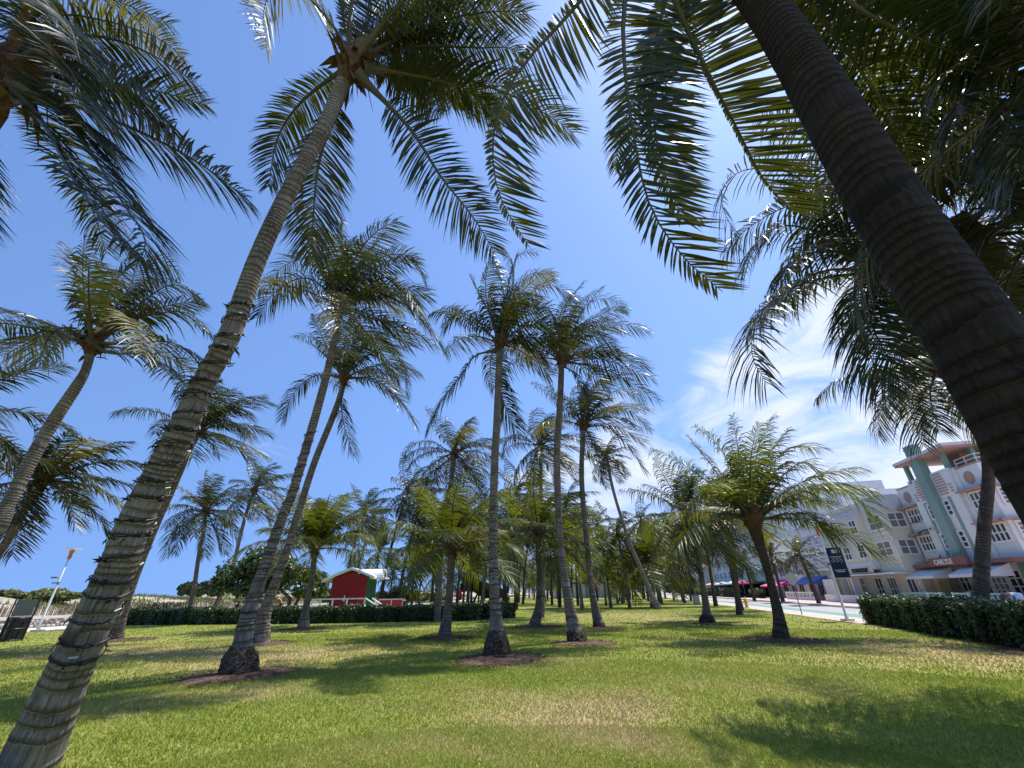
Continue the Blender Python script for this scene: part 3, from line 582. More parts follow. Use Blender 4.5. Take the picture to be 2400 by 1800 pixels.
# B1, B2, far left
palmpx('mid-height palm at the left with slanting trunk and one pale yellow frond', [(-150, 1500, 50), (-60, 1290, 42), (20, 1179, 38), (67, 1088, 38), (130, 980, 35), (178, 907, 30), (200, 868, 24)], (217, 812), -.3, 3.5, 9, 103, base=np.array([-15.6, 10.3, 0]), traced=[
    ([(203, 795), (137, 768), (54, 742), (0, 734), (-60, 770)], .8), ([(200, 795), (137, 774), (72, 800), (10, 832)], .2, dict(leaf='leafy')), ([(200, 795), (150, 768), (115, 790), (92, 850)], -.8, dict(leaf='leafy')),
    ([(210, 780), (200, 710), (172, 630), (152, 572)], .3), ([(225, 790), (253, 745), (300, 680), (322, 622)], .3), ([(228, 790), (307, 727), (398, 668), (466, 692)], .3), ([(230, 790), (325, 745), (434, 732), (488, 782)], .2),
    ([(232, 805), (325, 806), (398, 802), (481, 846)], -.3), ([(232, 815), (260, 828), (344, 835), (434, 905), (442, 965)], -.8), ([(225, 790), (290, 742), (325, 775), (333, 832)], -1.2, dict(leaf='leafy')), ([(225, 785), (270, 660), (350, 600), (420, 640)], .8)],
    elr=(0, 80), nl=54, w=.045, wind=.7, az_skip=lambda a, e: e < 10)
palmpx('palm low at the left edge whose thin trunk slants behind the slanting one', [(-60, 1420, 28), (0, 1290, 24), (60, 1190, 20)], (101, 1128), -1., 2.9, 22, 104, base=np.array([-19., 15.2, 0]), nl=44, w=.05, wind=.8, elr=(-25, 80))
palmpx('palm fronds entering at the far left edge halfway up the photo', [(-190, 1440, 28), (-160, 1150, 24)], (-120, 960), -1., 3.6, 16, 105, base=np.array([-21., 13., 0]), nl=44, w=.05, wind=.6, elr=(-40, 80))
palmpx('palm standing directly behind the thick cable-wound leaning trunk', [(268, 1500, 44), (285, 1440, 30), (320, 1340, 24), (370, 1220, 20), (420, 1110, 17)], (462, 1012), -2.5, 3.6, 15, 106, nl=48, w=.05, wind=.9, traced=[
    ([(470, 1000), (520, 960), (570, 960), (590, 985)], 0), ([(470, 1015), (520, 985), (560, 1000), (578, 1030)], 0), ([(470, 1020), (520, 1020), (580, 1045), (625, 1070)], -.5, dict(leaf='leafy')), ([(460, 1020), (410, 1010), (390, 1040), (395, 1110)], 0)], elr=(-10, 80), az_skip=lambda a, e: e < 20 and 120 < a < 240)
# D1, D2
palmpx('tall slim palm with dark swollen root, front one of a crossing pair', [(559, 1580, 62), (566, 1520, 52), (580, 1450, 40), (603, 1381, 33), (622, 1326, 29), (640, 1272, 26), (666, 1200, 23), (690, 1142, 22), (743, 962, 20), (772, 853, 18), (790, 763, 15)], (797, 718), -.6, 3.5, 15, 107, traced=[
    ([(790, 700), (720, 652), (650, 680), (602, 745)], .3), ([(790, 695), (740, 610), (680, 615), (630, 655)], 1.), ([(795, 690), (800, 600), (800, 510)], 0), ([(805, 700), (860, 600), (905, 545)], .5), ([(810, 705), (880, 610), (960, 600), (995, 655)], .5),
    ([(812, 715), (900, 680), (980, 740), (1040, 820)], -.4), ([(812, 710), (900, 650), (960, 690), (985, 760)], -.8), ([(790, 712), (775, 680), (790, 700), (800, 790)], -1.6, dict(leaf='leafy', t0=.3)), ([(812, 720), (850, 740), (930, 760), (1010, 800)], -1.)],
    elr=(5, 82), nl=56, w=.045, wind=1., root=(.55, .42), az_skip=lambda a, e: e < 15 and 120 < a < 250)
palmpx('tall slim palm, rear one of a crossing pair with lower crown', [(612, 1509, 46), (620, 1440, 32), (640, 1381, 23), (660, 1326, 20), (678, 1272, 18), (700, 1200, 17), (735, 1090, 16), (775, 990, 15), (797, 930, 14)], (806, 888), -.8, 3.6, 13, 108, traced=[
    ([(800, 885), (740, 880), (690, 920), (660, 985)], 0), ([(800, 870), (770, 820), (730, 790), (690, 788)], .5), ([(815, 870), (880, 790), (940, 850), (952, 930)], 0), ([(815, 885), (880, 890), (940, 945), (975, 1000)], -.4), ([(806, 900), (800, 950), (810, 1010), (830, 1068)], -.3), ([(810, 865), (850, 780), (900, 790), (950, 860)], .6), ([(805, 860), (810, 790), (830, 750)], .2)],
    elr=(10, 80), nl=54, w=.045, wind=1., az_skip=lambda a, e: e < 20 and 120 < a < 250)
# E1, E2, E3
palmpx('tall palm with pale trunk and round dark root mass in mulch, nearest at centre', [(1165, 1537, 60), (1165, 1500, 38), (1162, 1440, 28), (1158, 1380, 24), (1156, 1300, 21), (1156, 1200, 19), (1160, 1080, 18), (1166, 960, 17), (1170, 860, 16)], (1172, 806), 0., 3.5, 13, 109, traced=[
    ([(1165, 800), (1144, 780), (1107, 742), (1068, 735), (1037, 768)], 0), ([(1165, 790), (1162, 763), (1125, 695), (1100, 645)], .3), ([(1170, 790), (1180, 680), (1150, 590)], .3), ([(1175, 785), (1205, 640), (1180, 578)], 0), ([(1178, 790), (1210, 680), (1250, 640), (1300, 650)], .3),
    ([(1180, 792), (1230, 700), (1290, 668), (1345, 700)], .2), ([(1182, 800), (1220, 740), (1280, 720), (1300, 760)], -.4), ([(1182, 806), (1220, 800), (1270, 833)], -.3), ([(1165, 822), (1150, 824), (1112, 835), (1080, 880), (1035, 940), (1003, 1008)], -.5), ([(1172, 830), (1168, 870), (1180, 940), (1214, 1018)], .4), ([(1175, 790), (1185, 700), (1215, 600), (1260, 590)], .4)],
    elr=(12, 84), nl=56, w=.045, wind=.9, root=(.62, .38), az_skip=lambda a, e: e < 20 and 120 < a < 250)
palmpx('tall palm with stubby ringed root, right neighbour of the central pale-trunked one', [(1354, 1505, 44), (1344, 1465, 31), (1331, 1400, 22), (1320, 1330, 18), (1312, 1250, 16), (1307, 1150, 16), (1306, 1050, 16), (1312, 960, 15), (1315, 890, 14)], (1316, 846), 0., 3.8, 12, 110, traced=[
    ([(1325, 835), (1370, 770), (1433, 755), (1525, 778)], .3), ([(1325, 840), (1379, 788), (1420, 795), (1452, 828)], -.3), ([(1328, 842), (1380, 838), (1440, 850), (1534, 889)], .2), ([(1328, 848), (1375, 856), (1433, 872), (1500, 910), (1545, 938)], -.3), ([(1322, 830), (1345, 730), (1415, 672)], .2),
    ([(1318, 830), (1325, 720), (1370, 660)], .5), ([(1310, 830), (1275, 765), (1235, 760)], .2), ([(1310, 840), (1280, 800), (1240, 815)], -.4), ([(1322, 858), (1350, 880), (1366, 928)], -.5), ([(1322, 835), (1370, 720), (1430, 700), (1470, 730)], .5)],
    elr=(12, 84), nl=56, w=.045, wind=1., root=(.45, .34), az_skip=lambda a, e: e < 20 and 120 < a < 250)
palmpx('tall slender palm behind the two tallest central ones, crown blown right', [(1405, 1471, 28), (1396, 1430, 19), (1385, 1370, 14), (1378, 1300, 12), (1367, 1180, 12), (1363, 1100, 12), (1366, 1030, 11)], (1366, 998), 0., 3.9, 13, 111, traced=[
    ([(1375, 990), (1433, 955), (1480, 965), (1523, 1006)], 0), ([(1375, 990), (1420, 925), (1480, 920), (1512, 960)], .3), ([(1375, 1000), (1420, 1000), (1469, 1040), (1512, 1106)], -.5), ([(1372, 1004), (1385, 1030), (1415, 1100)], -.5), ([(1362, 990), (1330, 940), (1300, 920), (1281, 889)], 0), ([(1368, 985), (1375, 900), (1400, 860)], .2), ([(1370, 985), (1400, 900), (1450, 880)], .3)],
    elr=(5, 84), nl=50, w=.05, wind=1.1, root=(.35, .3))
# younger palms with big upright crowns
YG = 'young palms with short trunks and upright fronds'
palmpx('young palm with tall upright yellow green fronds in front of the hedge', [(1041, 1494, 34), (1048, 1440, 20), (1055, 1380, 16), (1058, 1320, 17)], (1059, 1285), 0., 3.7, 24, 112, leaf='leaf2', nl=56, w=.045, wind=.45, g=.95, elr=(-15, 86), group=YG)
palmpx('short palm with ragged old fronds left of the young one by the hedge', [(1024, 1457, 18), (1028, 1400, 14), (1033, 1300, 12), (1045, 1200, 11), (1060, 1110, 10)], (1066, 1062), 0., 4.2, 24, 113, nl=44, w=.055, wind=.7, elr=(-50, 82), traced=[([(1055, 1060), (1010, 1035), (960, 1045), (945, 1085)], 0), ([(1080, 1055), (1130, 1040), (1180, 1070), (1215, 1110)], -.4), ([(1058, 1075), (1010, 1110), (970, 1180)], 0)])
palmpx('young palm with yellow green crown beside a pale twin trunk', [(1253, 1467, 30), (1262, 1420, 16), (1264, 1350, 13), (1262, 1290, 14)], (1262, 1245), 0., 3.9, 24, 114, leaf='leaf2', nl=48, w=.05, wind=.6, g=1., elr=(-35, 86), group=YG)
palmpx('tall palm whose crown rises above its yellow green twin', [(1268, 1448, 17), (1272, 1400, 11), (1272, 1300, 10), (1268, 1180, 9)], (1267, 1046), 0., 4.3, 22, 115, nl=40, w=.06, wind=.9, elr=(-45, 82), traced=[([(1258, 1045), (1220, 1020), (1190, 1030), (1178, 1070)], 0)])
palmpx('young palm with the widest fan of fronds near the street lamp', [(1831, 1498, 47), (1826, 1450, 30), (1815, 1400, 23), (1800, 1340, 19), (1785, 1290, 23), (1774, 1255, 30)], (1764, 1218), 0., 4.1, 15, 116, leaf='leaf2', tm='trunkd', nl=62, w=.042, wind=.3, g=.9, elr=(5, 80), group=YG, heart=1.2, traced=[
    ([(1755, 1200), (1720, 1110), (1680, 1040), (1629, 998)], .3), ([(1760, 1200), (1735, 1080), (1716, 973)], 0), ([(1764, 1200), (1775, 1060), (1810, 975)], .3), ([(1768, 1200), (1795, 1080), (1848, 1005)], 0), ([(1770, 1205), (1810, 1090), (1860, 1048), (1925, 1050)], .2), ([(1772, 1208), (1840, 1110), (1885, 1085), (1930, 1110)], -.5),
    ([(1775, 1218), (1850, 1165), (1943, 1142), (2010, 1165), (2058, 1228)], -.4), ([(1755, 1215), (1700, 1160), (1650, 1155), (1610, 1200)], 0), ([(1755, 1225), (1700, 1200), (1665, 1230), (1655, 1280)], .2), ([(1775, 1222), (1840, 1205), (1900, 1210), (1950, 1262)], -.8)])
palmpx('young palm left of the widest-fanned one with ragged grey green crown', [(1657, 1460, 30), (1655, 1420, 18), (1645, 1360, 14), (1634, 1300, 13), (1622, 1250, 14)], (1612, 1205), 0., 3.9, 28, 117, nl=50, w=.05, wind=.6, g=1.1, elr=(-45, 84), group=YG, root=(.4, .4))
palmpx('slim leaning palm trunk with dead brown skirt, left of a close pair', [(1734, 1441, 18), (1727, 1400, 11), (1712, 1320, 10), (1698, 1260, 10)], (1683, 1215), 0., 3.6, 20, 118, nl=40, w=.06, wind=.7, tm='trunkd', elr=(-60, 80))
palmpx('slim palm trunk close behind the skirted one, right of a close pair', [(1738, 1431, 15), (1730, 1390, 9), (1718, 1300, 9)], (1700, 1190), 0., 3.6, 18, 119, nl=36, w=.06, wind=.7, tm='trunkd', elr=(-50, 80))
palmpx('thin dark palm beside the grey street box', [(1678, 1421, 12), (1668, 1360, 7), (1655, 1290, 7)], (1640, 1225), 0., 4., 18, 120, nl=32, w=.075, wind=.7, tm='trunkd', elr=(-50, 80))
palmpx('palm with long thin strongly leaning curved trunk and small crown', [(1543, 1428, 20), (1525, 1390, 12), (1500, 1330, 10), (1475, 1270, 9), (1452, 1200, 7), (1435, 1140, 7)], (1422, 1072), 0., 3.0, 20, 121, nl=32, w=.07, wind=1., elr=(-50, 80))
palmpx('bushy young palm with bright yellow fronds at the foot of the leaning thin one', [(1531, 1424, 16), (1530, 1380, 9), (1524, 1345, 10)], (1516, 1315), 0., 4.6, 26, 122, leaf='leaf2', nl=40, w=.07, wind=.8, g=1., elr=(-35, 86), group=YG)
palmpx('palm with full crown between the crossing pair and the hut', [(710, 1473, 32), (716, 1430, 18), (726, 1380, 14), (734, 1330, 14)], (738, 1288), 0., 4.2, 30, 123, leaf='leaf2', nl=50, w=.055, wind=.25, g=.95, elr=(12, 86), group=YG, traced=[([(745, 1270), (790, 1220), (850, 1235), (885, 1290), (900, 1340)], 0)])
palmpx('medium palm with curved trunk standing at the left end of the hedge', [(440, 1463, 20), (446, 1420, 13), (456, 1370, 12), (466, 1300, 10), (478, 1240, 9)], (483, 1200), -1., 3.6, 24, 124, nl=40, w=.06, wind=.6, elr=(-45, 84), traced=[([(475, 1200), (440, 1195), (405, 1240), (388, 1305)], 0)])
palmpx('palm leaning right above the dark sea grape tree', [(495, 1444, 14), (515, 1400, 12), (545, 1330, 10), (562, 1260, 9), (578, 1200, 8)], (597, 1148), 0., 4.6, 22, 125, nl=36, w=.075, wind=1., elr=(-50, 80))
# R1: the giant dark trunk overhead
x1, y1 = 3.0 * math.sin(rad(53.)), 3.0 * math.cos(rad(53.))
def azp(azd, el_, d): a = rad(azd); return np.array([d * math.sin(a), d * math.cos(a), H + d * math.tan(rad(el_))])
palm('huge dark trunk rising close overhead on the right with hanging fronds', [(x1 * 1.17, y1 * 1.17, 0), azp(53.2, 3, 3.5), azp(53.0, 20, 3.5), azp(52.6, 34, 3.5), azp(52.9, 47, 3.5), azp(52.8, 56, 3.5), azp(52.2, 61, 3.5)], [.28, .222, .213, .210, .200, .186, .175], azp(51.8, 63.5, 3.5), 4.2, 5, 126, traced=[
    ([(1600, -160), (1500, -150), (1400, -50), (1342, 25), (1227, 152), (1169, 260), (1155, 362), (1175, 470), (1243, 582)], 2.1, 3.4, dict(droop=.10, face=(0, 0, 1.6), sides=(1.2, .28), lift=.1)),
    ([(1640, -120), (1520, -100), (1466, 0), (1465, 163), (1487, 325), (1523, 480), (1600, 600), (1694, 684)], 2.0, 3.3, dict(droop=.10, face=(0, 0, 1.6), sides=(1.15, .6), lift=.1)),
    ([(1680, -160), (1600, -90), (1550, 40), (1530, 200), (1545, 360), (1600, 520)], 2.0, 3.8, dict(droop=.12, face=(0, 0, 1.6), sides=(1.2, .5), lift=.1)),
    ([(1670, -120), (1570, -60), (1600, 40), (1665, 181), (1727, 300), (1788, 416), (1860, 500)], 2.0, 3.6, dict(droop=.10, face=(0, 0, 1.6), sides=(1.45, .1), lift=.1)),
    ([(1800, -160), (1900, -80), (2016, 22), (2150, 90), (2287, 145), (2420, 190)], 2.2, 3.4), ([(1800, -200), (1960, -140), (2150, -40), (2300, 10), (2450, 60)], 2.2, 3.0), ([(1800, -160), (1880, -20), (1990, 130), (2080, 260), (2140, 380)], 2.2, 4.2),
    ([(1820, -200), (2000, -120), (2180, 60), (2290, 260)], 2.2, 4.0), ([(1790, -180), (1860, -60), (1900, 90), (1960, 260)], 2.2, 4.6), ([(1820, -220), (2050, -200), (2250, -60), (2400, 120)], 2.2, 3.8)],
    Lm=.60, nl=112, w=.040, wind=.3, droop=.45, elr=(-5, 60), tm='trunkshade', tstep=.03, ns=30, ringd=7., rachis=.026, heart=1., az_skip=lambda a, e: 150 < a < 350)
# R2: crown behind the giant trunk
palm('palm behind the huge dark trunk with an arched frond reaching left', [(11.8, 6.9, 0), AT(2420, 1010, 7.2), AT(2250, 860, 7.5), AT(2150, 765, 7.8), AT(2085, 690, 8.)], [.2, .17, .15, .14, .13], AT(2052, 640, 8.), 4.2, 8, 127, traced=[
    ([(2040, 640), (2016, 634), (1925, 636), (1835, 690), (1774, 755), (1763, 835), (1800, 902)], 8., 6.9, dict(t0=.32)), ([(2045, 650), (2009, 655), (2004, 710), (2034, 817), (2075, 915)], 8., 7.2, dict(t0=.22)), ([(2050, 660), (2030, 700), (2055, 790), (2110, 880)], 8., 7.6),
    ([(2045, 625), (1960, 500), (1850, 405), (1740, 400), (1690, 460), (1737, 588)], 8., 8.5), ([(2040, 630), (1930, 550), (1830, 530), (1765, 580), (1735, 645)], 8., 8.), ([(2050, 620), (2030, 480), (1960, 380), (1880, 350)], 8., 8.7), ([(2060, 620), (2120, 470), (2180, 380)], 8., 8.7), ([(2040, 630), (1960, 590), (1880, 600), (1830, 650)], 8., 7.2), ([(2060, 625), (2150, 520), (2230, 470), (2290, 490)], 8., 8.4)],
    elr=(5, 80), nl=60, w=.042, wind=.5, tm='trunk', ringd=8., tstep=.05)
# R3 and neighbours off the right edge
palm('palm with dark slanting trunk crossing the upper right edge behind the huge one', [(12.5, 7.0, 0), AT(2470, 760, 7.0), AT(2400, 680, 6.9), AT(2300, 575, 6.7), AT(2235, 510, 6.6)], [.26, .24, .235, .23, .21], AT(2165, 425, 6.5), 4.4, 14, 128, traced=[
    ([(2170, 420), (2190, 330), (2251, 282), (2330, 340)], 6.5, 6.5), ([(2160, 430), (2110, 380), (2088, 325), (2060, 250)], 6.5, 6.9), ([(2175, 430), (2240, 400), (2300, 420), (2340, 470)], 6.5, 6.), ([(2165, 415), (2150, 300), (2200, 200)], 6.5, 7.1)],
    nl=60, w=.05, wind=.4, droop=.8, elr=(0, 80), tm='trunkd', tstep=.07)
palm('palm crown at the right edge of the photo with pale sunlit frond', [(13.6, 6.3, 0), (13.3, 6.3, 4.), (12.4, 6.2, 7.2)], [.2, .17, .16], AT(2460, 500, 6.2), 4.6, 12, 129, traced=[
    ([(2440, 480), (2360, 470), (2290, 500), (2225, 515)], 6.2, 5.8), ([(2440, 500), (2360, 530), (2310, 570), (2290, 640)], 6.2, 5.9), ([(2440, 520), (2380, 620), (2350, 700), (2345, 790)], 6.2, 6.0), ([(2450, 470), (2390, 360), (2350, 330)], 6.2, 6.2), ([(2450, 500), (2380, 500), (2330, 540)], 6.2, 5.4)],
    nl=60, w=.05, wind=.3, elr=(0, 80), tstep=.08)
palm('palm crown hidden off the upper right corner whose fronds hang into the photo', [(7.9, 3.2, 0), (7.8, 3.2, 4.), (7.4, 3.2, 6.9)], [.22, .18, .16], AT(2560, 120, 3.2), 4.4, 12, 130, traced=[
    ([(2520, 120), (2420, 80), (2300, 110), (2200, 190)], 3.2, 3.), ([(2520, 130), (2430, 170), (2370, 250), (2350, 360)], 3.2, 3.2), ([(2520, 110), (2400, 0), (2280, -20), (2160, 40)], 3.2, 3.3), ([(2530, 130), (2460, 240), (2400, 330), (2390, 430)], 3.2, 3.4), ([(2520, 120), (2400, 120), (2270, 210), (2230, 300)], 3.2, 3.6)],
    nl=76, w=.045, Lm=.8, wind=.2, elr=(0, 80), tstep=.08)
palm('palm rising from the right hedge, its top hidden by the huge dark trunk', [GP(2293, 1490), AT(2297, 1420, 16.4), AT(2306, 1250, 16.2), AT(2317, 1110, 16.), AT(2300, 1030, 15.9), AT(2240, 930, 15.8)], [.27, .235, .19, .18, .17, .16], AT(2195, 868, 15.6), 4.6, 16, 131, traced=[
    ([(2180, 880), (2145, 850), (2120, 880), (2135, 965), (2164, 1048)], 15.6, 14.8), ([(2180, 880), (2110, 850), (2075, 900), (2068, 965)], 15.6, 15.), ([(2185, 870), (2130, 800), (2110, 770)], 15.6, 16.), ([(2190, 880), (2180, 930), (2200, 1010)], 15.6, 15.)],
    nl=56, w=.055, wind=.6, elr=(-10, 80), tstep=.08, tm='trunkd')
# street palms on the far pavement and the lawn edge
SG = 'palms planted along the street before the hotels'
for i, (nodes, hub, lb, L, nf) in enumerate([
    ([(2086, 1405, 14), (2068, 1350, 9), (2048, 1300, 9)], (2040, 1285), 'small street palm before the cream hotel with the dark letter sign', 2.6, 18),
    ([(1921, 1417, 12), (1903, 1370, 8), (1880, 1315, 8)], (1870, 1298), 'small street palm before the blue awning', 2.6, 18),
    ([(1836, 1412, 11), (1823, 1360, 7), (1810, 1315, 7)], (1808, 1302), 'small street palm beside the magenta awning, half hidden by a nearer trunk', 2.6, 18),
    ([(1769, 1409, 9), (1760, 1370, 6), (1748, 1330, 6)], (1745, 1322), 'spiky street palm in front of the mint parasols', 2.6, 18),
    ([(2335, 1422, 22), (2300, 1340, 14), (2270, 1280, 13)], (2253, 1245), 'street palm with drooping yellow lower fronds before the hotel pylon', 3.0, 20)]):
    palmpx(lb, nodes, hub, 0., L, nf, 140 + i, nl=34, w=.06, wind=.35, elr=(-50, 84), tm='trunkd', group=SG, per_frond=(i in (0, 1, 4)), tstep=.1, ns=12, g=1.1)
# the grove receding along the lawn: every palm its own thing
DG = 'distant palms of the grove'
far = [((1278, 1414), 1290), ((1294, 1418), 1240), ((1310, 1415), 1255), ((1355, 1419), 1235), ((1365, 1429), 1270), ((1376, 1402), 1330), ((1421, 1420), 1345), ((1448, 1415), 1335), ((1228, 1406), 1330), ((1240, 1402), 1345), ((1306, 1404), 1320), ((1471, 1409), 1325),
       ((1477, 1404), 1340), ((1464, 1403), 1335), ((1510, 1404), 1175), ((1551, 1416), 1280), ((1605, 1413), 1330), ((1070, 1413), 1250), ((1105, 1413), 1330), ((1128, 1415), 1230), ((1189, 1413), 1200), ((932, 1424), 1165), ((952, 1421), 1240), ((964, 1424), 1280), ((981, 1424), 1310),
       ((1103, 1405), 1260), ((1150, 1409), 1225), ((888, 1428), 1130), ((806, 1406), 1240), ((796, 1422), 1200), ((819, 1420), 1190), ((1095, 1424), 1180), ((1130, 1426), 1270), ((1210, 1428), 1215), ((1312, 1424), 1185), ((1336, 1426), 1290), ((1432, 1424), 1290), ((1476, 1425), 1250), ((872, 1430), 1290), ((1012, 1425), 1250), ((1085, 1420), 1290), ((1180, 1420), 1160), ((1215, 1412), 1190), ((1400, 1408), 1230), ((1340, 1408), 1190), ((1430, 1404), 1300), ((1580, 1407), 1240), ((1560, 1403), 1300), ((1620, 1408), 1230), ((1010, 1412), 1200), ((1045, 1410), 1270)]
ri = random.Random(4); protos = []
for k in range(8):
    L = 4.3; ht = (5.2, 7.5, 9.5, 6., 8.5, 4.4, 10.5, 7.)[k]; lean = ri.uniform(-.06, .16); yng = k in (0, 3, 5)
    P = [np.array([0, 0, 0.]), np.array([lean * ht * .15, .05, ht * .3]), np.array([lean * ht * .5, .1, ht * .65]), np.array([lean * ht, .1, ht])]
    o = palm('x', P, [.21, .14, .12, .11], P[-1] + [0.02, 0, .3], L, 17 if yng else 18, 200 + k, nl=28, w=.085, wind=.5 if yng else .95, g=1. if yng else 1.3, leaf='leaf2' if yng else 'leaf', elr=(-45, 86) if yng else (-60, 80), group=DG, per_frond=False, tstep=.3, ns=8, tm='trunk' if k % 2 else 'trunkd', heart=1.1)
    protos.append((o, ht + .3))
used = set()
def place(k, loc, sc, rz, label):
    o = protos[k][0]
    if k in used:
        r = o.copy(); COL.objects.link(r)
        for ch in list(o.children): c = ch.copy(); COL.objects.link(c); c.parent = r
    else: r = o; used.add(k)
    r.location = [float(x) for x in loc]; r.rotation_euler = (0, 0, rz); r.scale = (sc, sc, sc); r['label'] = label; return r
DL = 'distant coconut palm among the many receding down the lawn'
FL = {0: 'slim grove palm just right of the pale twin trunk', 3: 'grove palm seen between the two tallest central trunks', 4: 'grove palm with a straight trunk standing closest behind the stubby-rooted tall one', 6: 'grove palm with brown crown base in front of the white hall', 7: 'grove palm at the right end of the white hall',
      14: 'tall thin grove palm rising over the bushy yellow-green one', 15: 'dark grove palm just right of the leaning thin trunk foot', 16: 'grove palm with flared base at the street edge of the lawn', 17: 'grove palm beside the red folded parasol', 21: 'grove palm rising behind the rack beside the hut', 27: 'tallest palm beyond the right roof end of the hut'}
LABS = {0: 'palm', }
cnt = 0
for fi, ((bu, bv), hv) in enumerate(far):
    b = GP(bu, bv); D = math.hypot(b[0], b[1]); 
    lo, hi = 2., 16.                                                    # height from the photo
    for _ in range(30):
        m_ = (lo + hi) / 2
        if PR((b[0], b[1], m_))[1] > hv: lo = m_
        else: hi = m_
    k = min(range(8), key=lambda q: abs(protos[q][1] - m_) + ri.uniform(0, 1.2)); sc = min(max(m_ / protos[k][1], .6), 1.35)
    place(k, b, sc, ri.uniform(-.5, .5), FL.get(fi, DL)); cnt += 1
pts = []
for _ in range(900):
    s = ri.uniform(58, 190); p = ri.uniform(-31, 9.5); q = ST(s, p); u, v = PR((q[0], q[1], 0))
    if any((q[0] - a) ** 2 + (q[1] - b) ** 2 < 30 for a, b in pts): continue
    if 1285 < u < 1440 and s < 125: continue
    pts.append((q[0], q[1])); 
    if len(pts) >= 80: break
for (x, y) in pts: place(ri.randrange(8), (x, y, 0), ri.uniform(.72, 1.05), ri.uniform(-.6, .6), DL)
for k, (o, h) in enumerate(protos):
    if k not in used: place(k, ST(120 + k * 3, -20 + k), 1, 0, DL)
# ================================================================== GRASS BLADES, MULCH
rg = np.random.default_rng(9)
mulch_at = [(GP(559, 1583), 1.15), (GP(1172, 1545), 1.25), (GP(1365, 1508), 1.05), (GP(1420, 1473), .95), (GP(1045, 1496), 1.1), (GP(1262, 1469), 1.1), (GP(1836, 1500), 1.25), (GP(1668, 1462), .9), (GP(710, 1474), 1.1), (GP(622, 1508), 1.0), (GP(300, 1500), 1.), (np.array([14.2, 12.3, 0]), 1.6)]
V = []; F3 = []; nv = 0
for c, r in mulch_at:
    m = 40; th = np.linspace(0, 2 * np.pi, m, endpoint=False); rr = r * (1 + .10 * np.sin(th * 2 + c[0]) + .06 * np.sin(th * 5 + c[1]) + rg.normal(0, .035, m))
    for k, q in enumerate((1., .75, .45, .15)):
        V.append(np.stack([c[0] + np.cos(th) * rr * q, c[1] + np.sin(th) * rr * q, np.full(m, (.004, .03, .045, .055)[k]) + rg.normal(0, .004, m) * (k > 0)], -1))
    for k in range(3):
        a = nv + k * m + np.arange(m); b = nv + k * m + (np.arange(m) + 1) % m; F3.append(np.stack([a, b, b + m, a + m], 1))
    nv += 4 * m
    nch = int(900 * r * r); a = rg.uniform(0, 6.28, nch); q = np.sqrt(rg.random(nch)) * r * rg.uniform(.9, 1.28, nch); p = np.stack([c[0] + np.cos(a) * q, c[1] + np.sin(a) * q, .012 + .045 * np.clip(1 - q / r, 0, 1)], -1)
    d = nrm(np.stack([rg.normal(0, 1, nch), rg.normal(0, 1, nch), rg.normal(0, .25, nch)], -1)) * rg.uniform(.015, .05, nch)[:, None]; e = nrm(np.cross(d, rg.normal(0, 1, (nch, 3)))) * .008
    V.append(np.stack([p - d - e, p - d + e, p + d + e, p + d - e], 1).reshape(-1, 3)); F3.append((nv + np.arange(nch * 4)).reshape(-1, 4)); nv += nch * 4
tag(mesh_np('mulch', np.vstack(V), [np.vstack(F3)], ['mulch']), kind='stuff')
def gmat(name, c, tr, w):
    m = leafmat(name, c, tuple(x * 1.35 for x in c), tr, .5, w, .9, .3); return m
M['g1'] = gmat('grass_green', (.180, .235, .030), (.26, .34, .03), .3); M['g2'] = gmat('grass_light', (.32, .335, .08), (.38, .40, .06), .3); M['g3'] = gmat('grass_straw', (.40, .34, .17), (.34, .29, .12), .2)
Vs = []; mis = []
for (d0, d1, n, h, wd) in ((2.6, 7., 300000, .034, .0042), (7., 13., 210000, .040, .0075), (13., 24., 150000, .045, .014), (24., 45., 70000, .05, .026)):
    d = np.sqrt(rg.uniform(d0 ** 2, d1 ** 2, n)); a = rg.uniform(-.97, .97, n); x = d * np.sin(a); y = d * np.cos(a)
    s_ = x * math.sin(A_) + y * math.cos(A_); p_ = x * math.cos(A_) - y * math.sin(A_); ok = (p_ < 11.1) & (p_ > -33.6)
    for c, r in mulch_at: ok &= ((x - c[0]) ** 2 + (y - c[1]) ** 2) > (r * .93 * (1 + .1 * np.sin(2 * np.arctan2(y - c[1], x - c[0]) + c[0]) + rg.normal(0, .09, len(x)))) ** 2
    x, y = x[ok], y[ok]; n = len(x); ln = h * rg.uniform(.5, 1.3, n); th = rg.uniform(0, 6.28, n); b = np.stack([x, y, np.zeros(n) - .002], -1)
    wv = np.stack([np.cos(th), np.sin(th), np.zeros(n)], -1) * (wd * rg.uniform(.6, 1.2, n))[:, None]; ti = np.stack([rg.normal(0, .55, n), rg.normal(0, .55, n), np.ones(n)], -1) * ln[:, None]
    Vs.append(np.stack([b - wv, b + wv, b + ti], 1).reshape(-1, 3))
    dry = -.25 + sn(x, y, .55) * .22 + dryness(x, y) * 1.9 + rg.normal(0, .75, n); mis.append(np.where(dry > 1.45, 2, np.where(dry > .1, 1, 0)))
Vg = np.vstack(Vs); tag(mesh_np('grass', Vg, [np.arange(len(Vg)).reshape(-1, 3)], ['g1', 'g2', 'g3'], mi=np.concatenate(mis)), kind='stuff')

